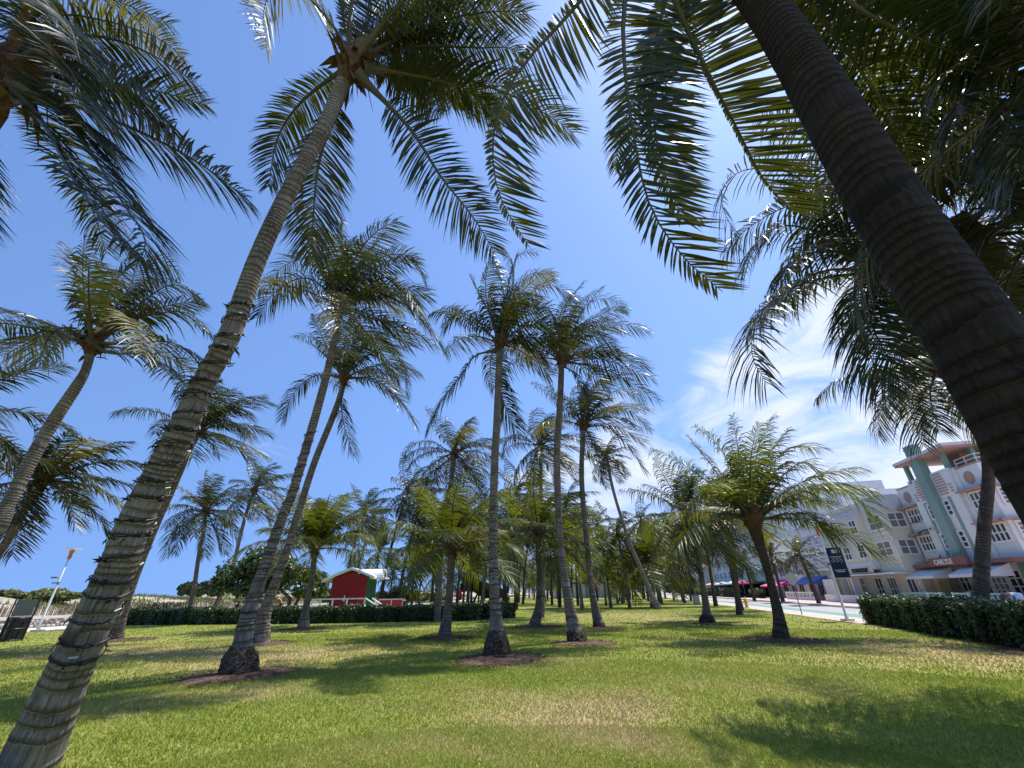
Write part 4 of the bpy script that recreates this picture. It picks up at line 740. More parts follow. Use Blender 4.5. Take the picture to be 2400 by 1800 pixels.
# ================================================================== CABLES round the leaning trunk
M['cable'] = mat('black_cable', (.008, .008, .009), .5, .4)
M['clip'] = mat('pale_clip', (.45, .55, .50), .5)
def cable(label, seed, s0, s1, turns, r_, tw, rng, knots):
    C, r = TR[seed]; sl_ = np.concatenate([[0], np.cumsum(np.linalg.norm(np.diff(C, axis=0), axis=1))]); T = nrm(np.gradient(C, axis=0)); mb = MB()
    def at(s, th, off=0.):
        c = np.array([np.interp(s, sl_, C[:, k]) for k in range(3)]); t = nrm(np.array([np.interp(s, sl_, T[:, k]) for k in range(3)])); rr = np.interp(s, sl_, r) * 1.03 + off
        a = nrm(np.array([0, 1., 0]) - t * t[1]); b = np.cross(t, a); return c + (a * math.cos(th) + b * math.sin(th)) * rr
    base = at(s0, 0)
    e = empty('string_lights', base, label, 'cable'); n = int(turns * 26); pts = []
    for i in range(n + 1):
        q = i / n; th = q * turns * 2 * math.pi; w = .035 * math.sin(q * turns * 2.3) + .02 * math.sin(q * turns * 6.1); pts.append(at(s0 + (s1 - s0) * q + w + rng.normal(0, .006), th, .008 + rng.uniform(0, .006)) - base)
    mb.tube(pts, r_, 5); pts2 = []
    for i in range(n + 1):
        q = i / n; th = q * turns * 2 * math.pi; w = .035 * math.sin(q * turns * 2.3) + .02 * math.sin(q * turns * 6.1); pts2.append(at(s0 + (s1 - s0) * q + w + .018 + rng.normal(0, .01), th, .012 + rng.uniform(0, .012)) - base)
    mb.tube(pts2, r_ * .8, 5)
    for i in range(knots):
        q = rng.random(); s = s0 + (s1 - s0) * q; th = q * turns * 2 * math.pi; p = at(s, th, .01) - base; o = nrm(at(s, th, .2) - base - p); d = o * rng.uniform(.2, 1.) + rng.normal(0, .6, 3); d = nrm(d) * rng.uniform(.04, .10)
        mb.tube([p, p + d * .5 + o * .01, p + d], [r_ * 1.3, r_ * 1.1, r_ * .5], 5)
        if i % 5 == 0: mb.tube([p - d * .5, p + d * .5], r_ * 1.9, 6)
    mb.build('cable', 'cable', e)
    for i in range(10):
        mc = MB()
        q = (i + .5) / 10; s = s0 + (s1 - s0) * q; th = rng.uniform(3.4, 5.6); p = at(s, th, .02) - base; d = at(s + .01, th + .35, .02) - base; mc.tube([p, d], .009, 6); mc.build('clip', 'clip', e)
    return e
cable('black light cables wound up the thick leaning trunk at the left', 101, 1.0, 5.6, 21, .0070, 0, np.random.default_rng(3), 190)
cable('thin dark cable wound round the front trunk of the crossing pair', 107, .8, 6.0, 16, .006, 0, np.random.default_rng(4), 60)
cable('thin dark cable wound round the rear trunk of the crossing pair', 108, .5, 4.0, 11, .006, 0, np.random.default_rng(5), 30)
cable('thin dark cable wound round the central pale trunk', 109, .9, 4.2, 9, .005, 0, np.random.default_rng(6), 26)

# ================================================================== STREET FURNITURE
M['lampwhite'] = mat('white_pole_paint', (.72, .73, .72), .35, .5, noise=(5, (.60, .61, .60), .5, .75))
M['coral'] = mat('coral_lamp_housing', (.62, .22, .12), .45)
M['grey'] = mat('grey_metal', (.19, .20, .20), .5); M['dark'] = mat('dark_metal', (.022, .022, .024), .45); M['glassw'] = mat('frosted_lens', (.75, .76, .74), .2)
def street_lamp(label, base, h, group='white street lamps with coral heads', arms=True, rz=0.):
    e = empty('street_lamp', base, label, 'street lamp', group, rz)
    MB().tube([(0, 0, 0), (0, 0, .25), (0, 0, .3), (0, 0, h * .55), (0, 0, h * .56), (0, 0, h - .55)], [.085, .085, .06, .055, .045, .038], 12).build('pole', 'lampwhite', e, smooth=True)
    MB().box(-.22, .22, -.22, .22, -.02, .09).build('footing', 'pave', e)
    mb = MB(); mb.tube([(0, 0, h - .60), (0, 0, h - .50), (0, 0, h - .34), (0, 0, h - .30), (0, 0, h - .06)], [.055, .10, .10, .075, .14], 8); 
    for k in range(4):
        a = k * math.pi / 2; mb.tube([(math.cos(a) * .07, math.sin(a) * .07, h - .5), (math.cos(a) * .13, math.sin(a) * .13, h - .05)], .015, 5)
    mb.build('lamp_housing', 'coral', e)
    MB().tube([(0, 0, h - .05), (0, 0, h - .02), (0, 0, h + .03), (0, 0, h + .05)], [.30, .44, .44, .12], 24).build('canopy_disc', 'lampwhite', e)
    if arms:
        mb = MB(); mb.tube([(0, 0, h * .62), (-.30, .02, h * .64)], .018, 6); mb.box(-.52, -.24, -.10, .10, h * .63, h * .65); mb.tube([(0, 0, h * .57), (-.20, 0, h * .575)], .015, 6); mb.box(-.36, -.18, -.07, .07, h * .565, h * .58); mb.build('camera_bracket', 'grey', e)
    mb = MB(); mb.tube([(0, 0, h * .555), (0, 0, h * .585)], .075, 10); mb.build('collar', 'grey', e)
    return e
street_lamp('white lamp post with coral head at the left beside the beach path', GP(87, 1480), 4.5)
street_lamp('white lamp post with coral head at the right carrying the dark banner', GP(1987, 1455), 4.72, arms=False)
bl = AT(1590, 1407, 88.); bl[2] = 0; street_lamp('small far street lamp beyond the leaning thin palm', GP(1590, 1409), 6.0, arms=False)
street_lamp('very distant thin street lamp at the foot of the leaning thin palm', GP(1517, 1406), 6.0, arms=False)
street_lamp('distant white lamp post between two palm trunks beyond the hedge', GP(1043, 1409), 6., arms=False)
# banner on the right lamp
lp = GP(1987, 1455)
M['navy'] = mat('navy_banner', (.012, .018, .045), .55, .3, noise=(1.6, (.008, .03, .10), .45, .6)); M['bwhite'] = mat('banner_print', (.55, .58, .62), .6); M['bteal'] = mat('banner_teal', (.04, .16, .20), .6)
dx = np.array([math.cos(rad(-32)), math.sin(rad(-32)), 0])
e = empty('banner', lp + dx * .42 + np.array([0, 0, 2.0]), 'dark navy street banner hanging from the right lamp post', 'banner', rz=rad(-32))
MB().box(-.34, .34, -.012, .012, 0, 1.5).build('cloth', 'navy', e)
mb = MB(); mb.box(-.42, .36, -.015, .015, 1.5, 1.53); mb.box(-.42, .36, -.015, .015, -.03, 0); mb.build('bracket', 'lampwhite', e)
mb = MB()
for (x0, x1, z0, z1) in ((-.12, .12, 1.22, 1.40), (.20, .25, 1.26, 1.32), (-.26, .26, 1.02, 1.05), (-.20, .20, .96, .98)): mb.box(x0, x1, -.016, -.012, z0, z1)
mb.build('print', 'bwhite', e)
mb = MB()
for x in (-.18, 0, .18):
    n = 12
    for k in range(n):
        a0, a1 = 2 * math.pi * k / n, 2 * math.pi * (k + 1) / n; mb.poly([(x + math.cos(a) * r_, -.015, .84 + math.sin(a) * r_) for a, r_ in ((a0, .055), (a1, .055), (a1, .072), (a0, .072))])
for (x0, x1, z0, z1) in ((-.24, .24, .36, .39), (-.18, .18, .28, .32)): mb.box(x0, x1, -.016, -.012, z0, z1)
mb.build('emblems', 'bwhite', e)
def text_obj(name, txt, size, m, parent, loc, rot, depth=.02, al='CENTER', bold=0.0):
    c = bpy.data.curves.new(name, 'FONT'); c.body = txt; c.size = size; c.extrude = depth; c.align_x = al; c.offset = bold; c.materials.append(M[m])
    o = bpy.data.objects.new(name, c); COL.objects.link(o)
    dg = bpy.context.evaluated_depsgraph_get(); me = bpy.data.meshes.new_from_object(o.evaluated_get(dg)); bpy.data.objects.remove(o)
    me.name = name; o2 = bpy.data.objects.new(name, me); COL.objects.link(o2); o2.parent = parent; o2.location = loc; o2.rotation_euler = rot; return o2
# diamond road sign seen from behind
sg_ = GP(1880, 1441)
e = empty('road_sign', sg_, 'back of a diamond-shaped grey road sign on a thin post by the street', 'road sign', rz=rad(-35))
MB().tube([(0, 0, 0), (0, 0, 2.75)], .03, 8).build('post', 'grey', e)
mb = MB(); 
for y in (-.004, .004): mb.poly([(0, y - .04, 1.65), (.42, y - .04, 2.09), (0, y - .04, 2.53), (-.42, y - .04, 2.09)])
for a, b in (((0, 1.65), (.42, 2.09)), ((.42, 2.09), (0, 2.53)), ((0, 2.53), (-.42, 2.09)), ((-.42, 2.09), (0, 1.65))): mb.poly([(a[0], -.044, a[1]), (b[0], -.044, b[1]), (b[0], -.036, b[1]), (a[0], -.036, a[1])])
M['signback'] = mat('bare_aluminium', (.42, .43, .43), .5, .5); mb.build('sign_plate', 'signback', e)
# hydrant
M['yellow'] = mat('hydrant_yellow', (.62, .36, .03), .45, .4)
e = empty('fire_hydrant', GP(1751, 1424), 'yellow fire hydrant at the kerb', 'fire hydrant')
mb = MB(); mb.tube([(0, 0, 0), (0, 0, .06), (0, 0, .07), (0, 0, .58), (0, 0, .60), (0, 0, .68), (0, 0, .78), (0, 0, .84)], [.19, .19, .13, .12, .17, .16, .09, .03], 14)
mb.tube([(-.24, 0, .46), (.24, 0, .46)], .06, 10); mb.tube([(0, 0, .44), (0, -.22, .44)], .075, 10); mb.tube([(-.27, 0, .46), (-.22, 0, .46)], .08, 6); mb.tube([(.22, 0, .46), (.27, 0, .46)], .08, 6); mb.tube([(0, 0, .84), (0, 0, .9)], .03, 6); mb.build('body', 'yellow', e)
# utility box
e = empty('utility_box', GP(1634, 1417), 'plain grey utility cabinet on the pavement edge', 'utility box', rz=-A_)
mb = MB(); mb.box(-.33, .33, -.25, .25, 0, .95); mb.box(-.36, .36, -.28, .28, .95, 1.0); mb.build('cabinet', 'grey', e); mb = MB(); mb.box(-.28, .28, -.262, -.252, .08, .88); mb.box(-.02, .02, -.28, -.262, .4, .5); mb.build('door', 'signback', e)
# slatted litter bin with a sign panel at the far left
bb = GP(22, 1503); e = empty('litter_bin', bb, 'black slatted metal litter bin with tall sign frame at the far left', 'litter bin', rz=rad(48))
mb = MB()
for k in range(14):
    a = 2 * math.pi * k / 14; mb.box(math.cos(a) * .33 - .022, math.cos(a) * .33 + .022, math.sin(a) * .33 - .022, math.sin(a) * .33 + .022, .03, .92)
mb.build('slats', 'dark', e); mb = MB(); 
for z in (.05, .5, .92): mb.tube([(math.cos(a) * .345, math.sin(a) * .345, z) for a in np.linspace(0, 2 * math.pi, 17)], .022, 5, cap=False)
mb.build('hoops', 'dark', e)
mb = MB(); mb.tube([(0, 0, .05), (0, 0, .9)], .27, 14); mb.build('liner', 'dark', e)
mb = MB(); mb.tube([(-.38, 0, 0), (-.38, 0, 1.95)], .03, 6); mb.tube([(.38, 0, 0), (.38, 0, 1.95)], .03, 6); mb.tube([(-.38, 0, .95), (.38, 0, .95)], .022, 6); mb.build('frame', 'dark', e)
M['panel'] = mat('tinted_panel', (.10, .11, .10), .25); MB().box(-.33, .33, -.02, .02, 1.0, 1.68).build('sign_panel', 'panel', e)
# small wheeled things and mounds far down
M['red'] = mat('red_canvas', (.60, .012, .03), .7); M['magenta'] = mat('magenta_canvas', (.42, .02, .20), .7); M['pinkc'] = mat('pink_canvas', (.75, .12, .22), .7); M['mint'] = mat('mint_canvas', (.42, .66, .56), .7)
M['white'] = mat('white_paint', (.72, .72, .72), .5, .4, noise=(1.2, (.62, .62, .63), .5, .8)); M['tan'] = mat('tan_canvas', (.55, .40, .20), .8); M['blue'] = mat('blue_canvas', (.055, .14, .42), .7); M['whitec'] = mat('white_canvas', (.70, .72, .72), .7)
def parasol(label, base, h, r, m, group='street parasols', closed=False, n=8):
    e = empty('parasol', base, label, 'parasol', group); MB().tube([(0, 0, 0), (0, 0, h)], .03, 6).build('pole', 'lampwhite', e)
    MB().tube([(0, 0, 0), (0, 0, .08)], .25, 10).build('base', 'dark', e)
    mb = MB()
    if closed: mb.tube([(0, 0, h * .35), (.05, 0, h * .45), (.02, 0, h * .8), (0, 0, h)], [.10, .28, .16, .02], 8)
    else:
        P = [(math.cos(2 * math.pi * k / n + .39) * r, math.sin(2 * math.pi * k / n + .39) * r, h - .45) for k in range(n)]
        for k in range(n):
            a, b = P[k], P[(k + 1) % n]; mid = ((a[0] + b[0]) / 2 * .5, (a[1] + b[1]) / 2 * .5, h - .2); mb.poly([a, b, (0, 0, h)]); mb.poly([a, (a[0], a[1], a[2] - .18), (b[0], b[1], b[2] - .18), b])
    mb.build('canopy', m, e); return e
parasol('red folded parasol beyond the hedge near the low broadleaf tree', AT(1077, 1412, 58) * [1, 1, 0], 2.35, 1.1, 'red', None, closed=True)
# ================================================================== THE HUT
HY = 41.; hb = AT(768, 1430, HY); hb[2] = 0.
hr = AT(888, 1430, HY)
e = empty('lifeguard_hut', (hb[0], hb[1], 0), 'red and green wooden beach hut with white curved roof and railing', 'hut', rz=rad(5))
def vm(name, ca, cb):                                               # vertical board paint
    return mat(name, ca, .55, .35, noise=(1.5, cb, .45, .7))
M['hutred'] = vm('hut_red', (.25, .008, .010), (.20, .006, .008)); M['hutgreen'] = vm('hut_green', (.012, .13, .07), (.010, .11, .06)); M['hutwhite'] = mat('hut_white', (.74, .74, .74), .5)
# local x to the right along the red gable wall, y back
mb = MB(); g = [(0, 0, .45), (3.1, 0, .45), (3.1, 0, 3.0), (1.62, 0, 3.55), (0, 0, 2.95)]; mb.poly(g); mb.poly([(x, 3.4, z) for x, y, z in reversed(g)]); mb.poly([(0, 0, .45), (0, 0, 2.95), (0, 3.4, 2.95), (0, 3.4, .45)])
for x in np.arange(.3, 3.0, .3): mb.box(x, x + .02, -.012, 0.0, .46, 2.9)
mb.build('gable_wall', 'hutred', e); mb = MB(); mb.poly([(3.1, 0, .45), (3.1, 3.4, .45), (3.1, 3.4, 3.0), (3.1, 0, 3.0)])
for y in np.arange(.3, 3.3, .3): mb.box(3.1, 3.112, y, y + .02, .46, 2.95)
mb.build('side_wall', 'hutgreen', e)
MB().box(.0, 3.1, -.0, 3.4, .30, .449).build('floor_beam', 'hutwhite', e)
mb = MB(); MB_ = [(-.75, 2.72), (.3, 3.22), (1.62, 3.72), (2.6, 3.42), (3.75, 2.98)]
for (x0, z0), (x1, z1) in zip(MB_[:-1], MB_[1:]):
    for y0, y1 in ((-.55, 3.9),):
        mb.poly([(x0, y0, z0 + .14), (x1, y0, z1 + .14), (x1, y1, z1 + .14), (x0, y1, z0 + .14)]); mb.poly([(x0, y0, z0 - .06), (x0, y1, z0 - .06), (x1, y1, z1 - .06), (x1, y0, z1 - .06)]); mb.poly([(x0, y0, z0 - .06), (x1, y0, z1 - .06), (x1, y0, z1 + .14), (x0, y0, z0 + .14)]); mb.poly([(x0, y1, z0 - .06), (x0, y1, z0 + .14), (x1, y1, z1 + .14), (x1, y1, z1 - .06)])
for x, z in (MB_[0], MB_[-1]): mb.poly([(x, -.55, z - .06), (x, 3.9, z - .06), (x, 3.9, z + .14), (x, -.55, z + .14)])
rf = mb.build('roof', 'hutwhite', e); mb = MB()                      # round-topped dormer on the right slope
n = 12; ctr = (2.9, 1.7)
for k in range(n):
    a0, a1 = math.pi * k / n, math.pi * (k + 1) / n
    for x0, x1 in ((2.2, 4.3),): mb.poly([(x0, 1.7 + math.cos(a0) * .9, 3.05 + math.sin(a0) * .75), (x0, 1.7 + math.cos(a1) * .9, 3.05 + math.sin(a1) * .75), (x1, 1.7 + math.cos(a1) * .9, 3.05 + math.sin(a1) * .75), (x1, 1.7 + math.cos(a0) * .9, 3.05 + math.sin(a0) * .75)])
    mb.poly([(4.3, 1.7 + math.cos(a0) * .9, 3.05 + math.sin(a0) * .75), (4.3, 1.7 + math.cos(a1) * .9, 3.05 + math.sin(a1) * .75), (4.3, 1.7 + math.cos(a1) * .55, 3.05 + math.sin(a1) * .45), (4.3, 1.7 + math.cos(a0) * .55, 3.05 + math.sin(a0) * .45)])
mb.box(3.1, 4.5, .7, 2.7, 2.92, 3.06); mb.build('dormer', 'hutwhite', rf)
mb = MB(); mb.box(-1.1, 4.0, -1.25, 0., .30, .44); mb.build('deck', 'hutwhite', e)
mb = MB(); mb.box(-1.1, 3.4, -1.25, -1.17, 1.28, 1.38); mb.box(-1.1, 3.4, -1.24, -1.18, .52, .58)
for x in (-1.1, -.4, .6, 1.8, 3.3): mb.box(x, x + .1, -1.25, -1.16, .4, 1.30)
mb.tube([(3.4, -1.2, 1.33), (4.9, -1.2, .5)], .05, 6); mb.tube([(3.8, -.4, 1.33), (5.2, -.4, .5)], .05, 6); mb.box(4.85, 4.95, -1.25, -1.15, .0, .62); mb.build('railing', 'hutwhite', e)
mb = MB(); mb.box(.55, 1.5, -.03, 0, .5, 2.35); mb.build('door', 'hutred', e)
mb = MB(); mb.box(1.25, 1.32, -.09, -.02, 1.1, 1.6); mb.box(1.1, 1.4, -.10, -.03, 1.2, 1.26); mb.build('latch', 'hutwhite', e)
e2 = empty('rescue_board_rack', AT(885, 1428, HY + 1.5) * [1, 1, 0], 'low white framed rack with red panels beside the hut', 'rack', rz=rad(15))
mb = MB(); mb.box(0, 2.2, 0, .08, 1.15, 1.25); mb.box(0, 2.2, 0, .08, .35, .43)
for x in (0, 1.1, 2.12): mb.box(x, x + .08, 0, .08, 0, 1.2)
mb.build('frame', 'hutwhite', e2); MB().box(.1, 2.1, .03, .05, .45, 1.12).build('panel', 'red', e2)
# dark crate beyond the hedge
e = empty('dark_crate', AT(941, 1414, 48) * [1, 1, 0], 'dark square box on the pale path beyond the hedge', 'box'); mb = MB(); mb.box(-.5, .5, -.4, .4, .0, .95); mb.box(-.53, .53, -.43, .43, .95, 1.02); mb.build('body', 'dark', e)
# the long low white hall with gridded windows at the end of the grove
M['hall'] = mat('hall_white', (.66, .68, .70), .6, .3, noise=(.6, (.58, .60, .63), .4, .7)); M['pane'] = mat('window_glass', (.035, .045, .055), .08, .8); M['paneb'] = mat('pale_glass', (.16, .20, .25), .12, .8)
HD = 118.; ha = AT(1300, 1404, HD); hb2 = AT(1433, 1404, HD)
e = empty('white_hall', (ha[0], ha[1], 0), 'long low white hall with gridded windows behind the grove', 'building', rz=0)
Lh = hb2[0] - ha[0]; mb = MB(); mb.box(0, Lh, 0, 9, 0, 4.2); mb.box(-.3, 2.6, -1.5, 9.2, 0, 6.0); mb.box(Lh - 1.4, Lh + .4, -1.5, 9.2, 0, 6.6); mb.build('wall', 'hall', e)
mb = MB(); mb.box(2.6, Lh - 1.4, -.5, -.02, 3.3, 3.55); mb.build('canopy', 'dark', e)
for k in range(4):
    x0 = 3.4 + k * (Lh - 5.6) / 4; w_ = (Lh - 5.6) / 4 - .7; f = MB()
    for i in range(6): xx = x0 + w_ * i / 5; f.box(xx - .05, xx + .05, -.14, -.03, .5, 3.0)
    for i in range(5): zz = .5 + 2.5 * i / 4; f.box(x0, x0 + w_, -.13, -.035, zz - .05, zz + .05)
    fo = f.build('window', 'hutwhite', e); MB().box(x0, x0 + w_, -.03, -.01, .5, 3.0).build('pane', 'paneb', fo)
# ================================================================== BUILDINGS ALONG THE STREET
def bm_(name, c, c2=None): M[name] = mat(name, c, .7, .25, noise=(.7, c2 or tuple(x * .86 for x in c), .45, .75)); return name
for n_, c_ in dict(b_white=(.76, .76, .73), b_cream=(.74, .69, .53), b_pale=(.72, .71, .63), b_mint=(.24, .36, .31), b_salmon=(.46, .28, .23), b_brownred=(.22, .11, .095), b_blue=(.42, .56, .62), b_pinkw=(.62, .46, .44), b_grey=(.68, .68, .67), b_tan=(.58, .47, .27), b_yellow=(.60, .50, .27), b_dgreen=(.10, .22, .17), b_lav=(.64, .66, .69), b_tile=(.50, .16, .09)).items(): bm_(n_, c_)
M['awnw'] = mat('pale_awning', (.55, .57, .57), .8); M['darkroom'] = mat('dark_interior', (.02, .022, .022), .9); M['blind'] = mat('blinds', (.20, .20, .17), .6); M['letters'] = mat('dark_letters', (.02, .018, .017), .5); M['lettersw'] = mat('pale_letters', (.62, .60, .52), .5)
ROTF = Matrix(((0, 0, -1), (-1, 0, 0), (0, 1, 0))).to_euler()
def bld(label, s0, p0, cat='building', name='hotel_building', group=None): return empty(name, ST(s0, p0, .1), label, cat, group, -A_)
def win(root, face, a0, a1, z0, z1, off=0., nx=2, nz=2, frame='hutwhite', pane='pane', name='window', t=.055, sill=None):
    f = MB(); 
    def bar(u0, u1, w0, w1, d0, d1):
        if face == 'F': f.box(off - d1, off - d0, u0, u1, w0, w1)
        else: f.box(u0, u1, off - d1, off - d0, w0, w1)
    for i in range(nx + 1): u = a0 + (a1 - a0) * i / nx; k = t * (1.3 if i in (0, nx) else .8); bar(u - k, u + k, z0 - t, z1 + t, .0, .10)
    for i in range(nz + 1): w = z0 + (z1 - z0) * i / nz; k = t * (1.3 if i in (0, nz) else .7); bar(a0, a1, w - k, w + k, .003, .095)
    if sill: bar(a0 - .1, a1 + .1, z0 - t - .1, z0 - t, .0, .2)
    fo = f.build(name, frame, root); g = MB()
    if face == 'F': g.box(off - .03, off - .008, a0, a1, z0, z1)
    else: g.box(a0, a1, off - .03, off - .008, z0, z1)
    g.build('pane', pane, fo); return fo
def awning(root, y0, y1, z0, z1, d, m, off=0., name='awning', drop=.22):
    mb = MB(); t = .03
    mb.poly([(off, y0, z1), (off - d, y0, z0), (off - d, y1, z0), (off, y1, z1)]); mb.poly([(off, y0, z1 - t), (off, y1, z1 - t), (off - d, y1, z0 - t), (off - d, y0, z0 - t)])
    mb.poly([(off - d, y0, z0), (off - d, y0, z0 - drop), (off - d, y1, z0 - drop), (off - d, y1, z0)])
    for y in (y0, y1): mb.poly([(off, y, z1), (off - d, y, z0), (off - d, y, z0 - drop), (off, y, z0 - drop)])
    return mb.build(name, m, root)
# --- pylon hotel: s 36.4-46.3, facade p = 27
r = bld('white three storey hotel with mint pylon, salmon eyebrows and round salmon medallions', 36.4, 27.)
mb = MB(); mb.box(0, 17, 0, 9.9, 2.9, 9.45); mb.box(1.6, 17, .0, 9.9, 0, 2.9); mb.box(-.30, 3, 2.5, 7.5, 3.0, 9.75); mb.box(-.12, 2, 2.1, 7.9, 3.0, 9.6); mb.box(6, 16, 3, 8.5, 9.4, 10.3); mb.build('wall', 'b_white', r)
mb = MB(); mb.box(-.02, 17.03, -.03, 2.1, 9.45, 9.58); mb.box(-.02, 17.03, 7.9, 9.93, 9.45, 9.58); mb.build('parapet_trim', 'b_salmon', r)
mb = MB(); mb.box(-.72, -.12, 4.5, 5.5, 3.1, 12.35); mb.box(-.76, -.08, 4.46, 5.54, 12.0, 12.10); mb.build('pylon', 'b_mint', r)
for y0 in (3.45, 6.35): MB().box(-.36, -.30, y0, y0 + .28, 3.4, 7.7).build('mint_strip', 'b_mint', r)
mb = MB()
for k in range(8):
    z = 7.95 + k * .22; w_ = 1.1 - .06 * abs(k - 3); mb.box(-.36, -.30, 4.3 - w_, 4.3, z, z + .07); mb.box(-.36, -.30, 5.7, 5.7 + w_, z, z + .07)
for k in range(3):
    z = 8.0 + k * .24; mb.box(-.36, -.30, 2.75, 3.05, z, z + .07); mb.box(-.36, -.30, 6.95, 7.25, z, z + .07)
mb.build('louvres', 'b_salmon', r)
for y in (1.25, 8.75):
    mb = MB(); n = 24; mb.poly([(-.05, y + math.cos(-a) * .45, 8.65 + math.sin(-a) * .45) for a in np.linspace(0, 2 * math.pi, n, endpoint=False)]); mb.tube([(-.05, y, 8.65), (0, y, 8.65)], .45, n, cap=False); mb.build('medallion', 'b_salmon', r)
for z in (7.72, 5.40):
    for y0, y1 in ((-.35, 2.45), (7.6, 10.8)): mb = MB(); mb.box(-.55, .02, y0, y1, z, z + .13); mb.build('eyebrow', 'b_salmon', r)
    MB().box(-.55, 5, -.42, -.0, z + .002, z + .128).build('eyebrow', 'b_salmon', r)
for z0, z1 in ((6.45, 7.6), (4.1, 5.3)):
    win(r, 'F', 7.75, 9.55, z0, z1, 0, 4, 2, pane='pane'); win(r, 'F', .3, 2.0, z0, z1, 0, 4, 2)
    win(r, 'F', 5.75, 6.3, z0 - .1, z1 - .1, -.30, 1, 3); win(r, 'F', 3.75, 4.35, z0 - .1, z1 - .1, -.30, 1, 3)
    for x0 in (.35, 3.0, 5.6, 8.4): win(r, 'S', x0, x0 + 1.3, z0, z1, 0, 2, 4, pane='blind')
mb = MB(); mb.box(-1.15, .0, -.35, 11.0, 2.78, 3.04); mb.build('cornice', 'b_brownred', r)
mb = MB(); mb.box(-1.35, -1.15, 3.3, 7.4, 2.82, 3.42); mb.box(-1.4, -1.15, 7.4, 8.4, 2.9, 3.0); mb.box(-1.4, -1.15, 7.4, 8.2, 3.14, 3.26); sgn = mb.build('sign_board', 'b_brownred', r)
text_obj('lettering', 'CARLYLE', .50, 'lettersw', sgn, (-1.36, 6.75, 2.93), ROTF, .03, 'LEFT', .02)
# roof pavilion
mb = MB(); mb.box(-.9, 6.5, 1.0, 7.4, 11.15, 11.38); mb.build('canopy_roof', 'b_grey', r); MB().box(-.85, 6.45, 1.05, 7.35, 11.0, 11.148).build('canopy_ceiling', 'b_salmon', r)
for x, y in ((-.3, 6.9), (-.1, 2.6), (1.2, 1.6), (4.8, 1.6), (4.8, 6.9)): MB().box(x, x + .3, y, y + .3, 9.45, 10.998).build('column', 'b_mint', r)
MB().box(1.6, 4.2, 3.3, 5.2, 9.45, 10.997).build('stair_tower', 'b_salmon', r)
mb = MB()
for z in (9.85, 10.15): mb.tube([(.1, -.0, z), (.1, 2.0, z)], .03, 5); mb.tube([(.1, 0, z), (16, .0, z)], .03, 5)
for y in (0, 1., 2.): mb.tube([(.1, y, 9.5), (.1, y, 10.15)], .03, 5)
for x in range(2, 17, 2): mb.tube([(x, 0, 9.5), (x, 0, 10.15)], .03, 5)
mb.build('roof_railing', 'lampwhite', r)
# porch behind the balustrade
mb = MB(); mb.box(1.50, 1.6, .3, 9.6, .0, 2.75); mb.build('porch_wall', 'b_pale', r)
for y0, y1, nx, nz, pn in ((8.3, 9.3, 2, 3, 'darkroom'), (4.6, 6.0, 3, 5, 'blind'), (3.2, 4.4, 2, 4, 'darkroom'), (1.2, 2.6, 2, 1, 'darkroom')): win(r, 'F', y0, y1, .2, 2.35, 1.5, nx, nz, 'hutwhite', pn, 'french_door')
MB().box(.9, 1.49, 6.6, 7.1, 0, 2.7).build('pillar', 'b_mint', r); MB().box(-.2, .6, .0, .8, 0, 2.75).build('pillar', 'b_dgreen', r); MB().box(-.2, .6, 9.3, 9.9, 0, 2.75).build('pillar', 'b_yellow', r)
awning(r, 6.4, 9.9, 2.15, 2.75, 1.5, 'awnw', -.6); awning(r, .8, 4.6, 2.15, 2.75, 1.5, 'awnw', -.6)
mb = MB(); 
for y0, y1 in ((6.0, 10.6), (.0, 4.7)):
    mb.box(-2.3, -2.15, y0, y1, .82, .92); mb.box(-2.3, -2.15, y0, y1, .0, .12)
    for y in np.arange(y0, y1 + .01, 1.53): mb.box(-2.36, -2.1, y - .14, y + .14, 0, .95)
    for y in np.arange(y0 + .2, y1 - .3, .36):
        mb.tube([(-2.22, y, .1), (-2.22, y + .18, .82)], .035, 4); mb.tube([(-2.22, y + .36, .1), (-2.22, y + .18, .82)], .035, 4)
mb.build('balustrade', 'mint', r)
# --- cream building: s 46.5-59
r = bld('cream and lavender three storey building with dark letters above its ledge', 46.45, 25.2)
mb = MB(); mb.box(0, 14, 0, 12.4, 2.55, 9.1); mb.box(-.5, 3, 3.6, 8.6, 2.9, 9.0); mb.box(.9, 14, .01, 12.39, 0, 2.55); mb.build('wall', 'b_cream', r)
mb = MB()
for z in (3.1, 5.5, 7.9): mb.box(-.53, -.50, 3.57, 8.63, z, z + .55); mb.box(-.53, 3, 3.57, 3.6, z, z + .55)
mb.box(-.03, 14, -.03, .0, 7.95, 9.1); mb.box(-.03, 0, -.03, 3.5, 7.95, 9.1); mb.box(-.03, 0, 8.7, 12.4, 7.95, 9.1); mb.build('lavender_bands', 'b_lav', r)
mb = MB()
for z in (3.2, 3.6, 5.6, 6., 8.1, 8.5): mb.box(-.05, 0, -.02, 3.55, z, z + .04); mb.box(-.56, -.535, 3.6, 8.6, z, z + .03)
mb.build('grooves', 'b_grey', r); MB().box(-.05, 14.02, -.05, 12.42, 9.1, 9.22).build('parapet_cap', 'hutwhite', r)
for z0, z1 in ((6.25, 7.55), (3.95, 5.2)):
    win(r, 'F', .5, 2.7, z0, z1, 0, 2, 2, pane='blind'); win(r, 'F', 4.0, 5.3, z0, z1, -.5, 2, 2); win(r, 'F', 6.9, 8.2, z0, z1, -.5, 2, 2); win(r, 'F', 9.6, 11.4, z0, z1, 0, 2, 4, pane='pane')
    win(r, 'S', .25, 1.6, z0, z1, 0, 2, 2, pane='blind')
MB().box(-1.0, .0, -.1, 12.2, 2.42, 2.54).build('ledge', 'hutwhite', r)
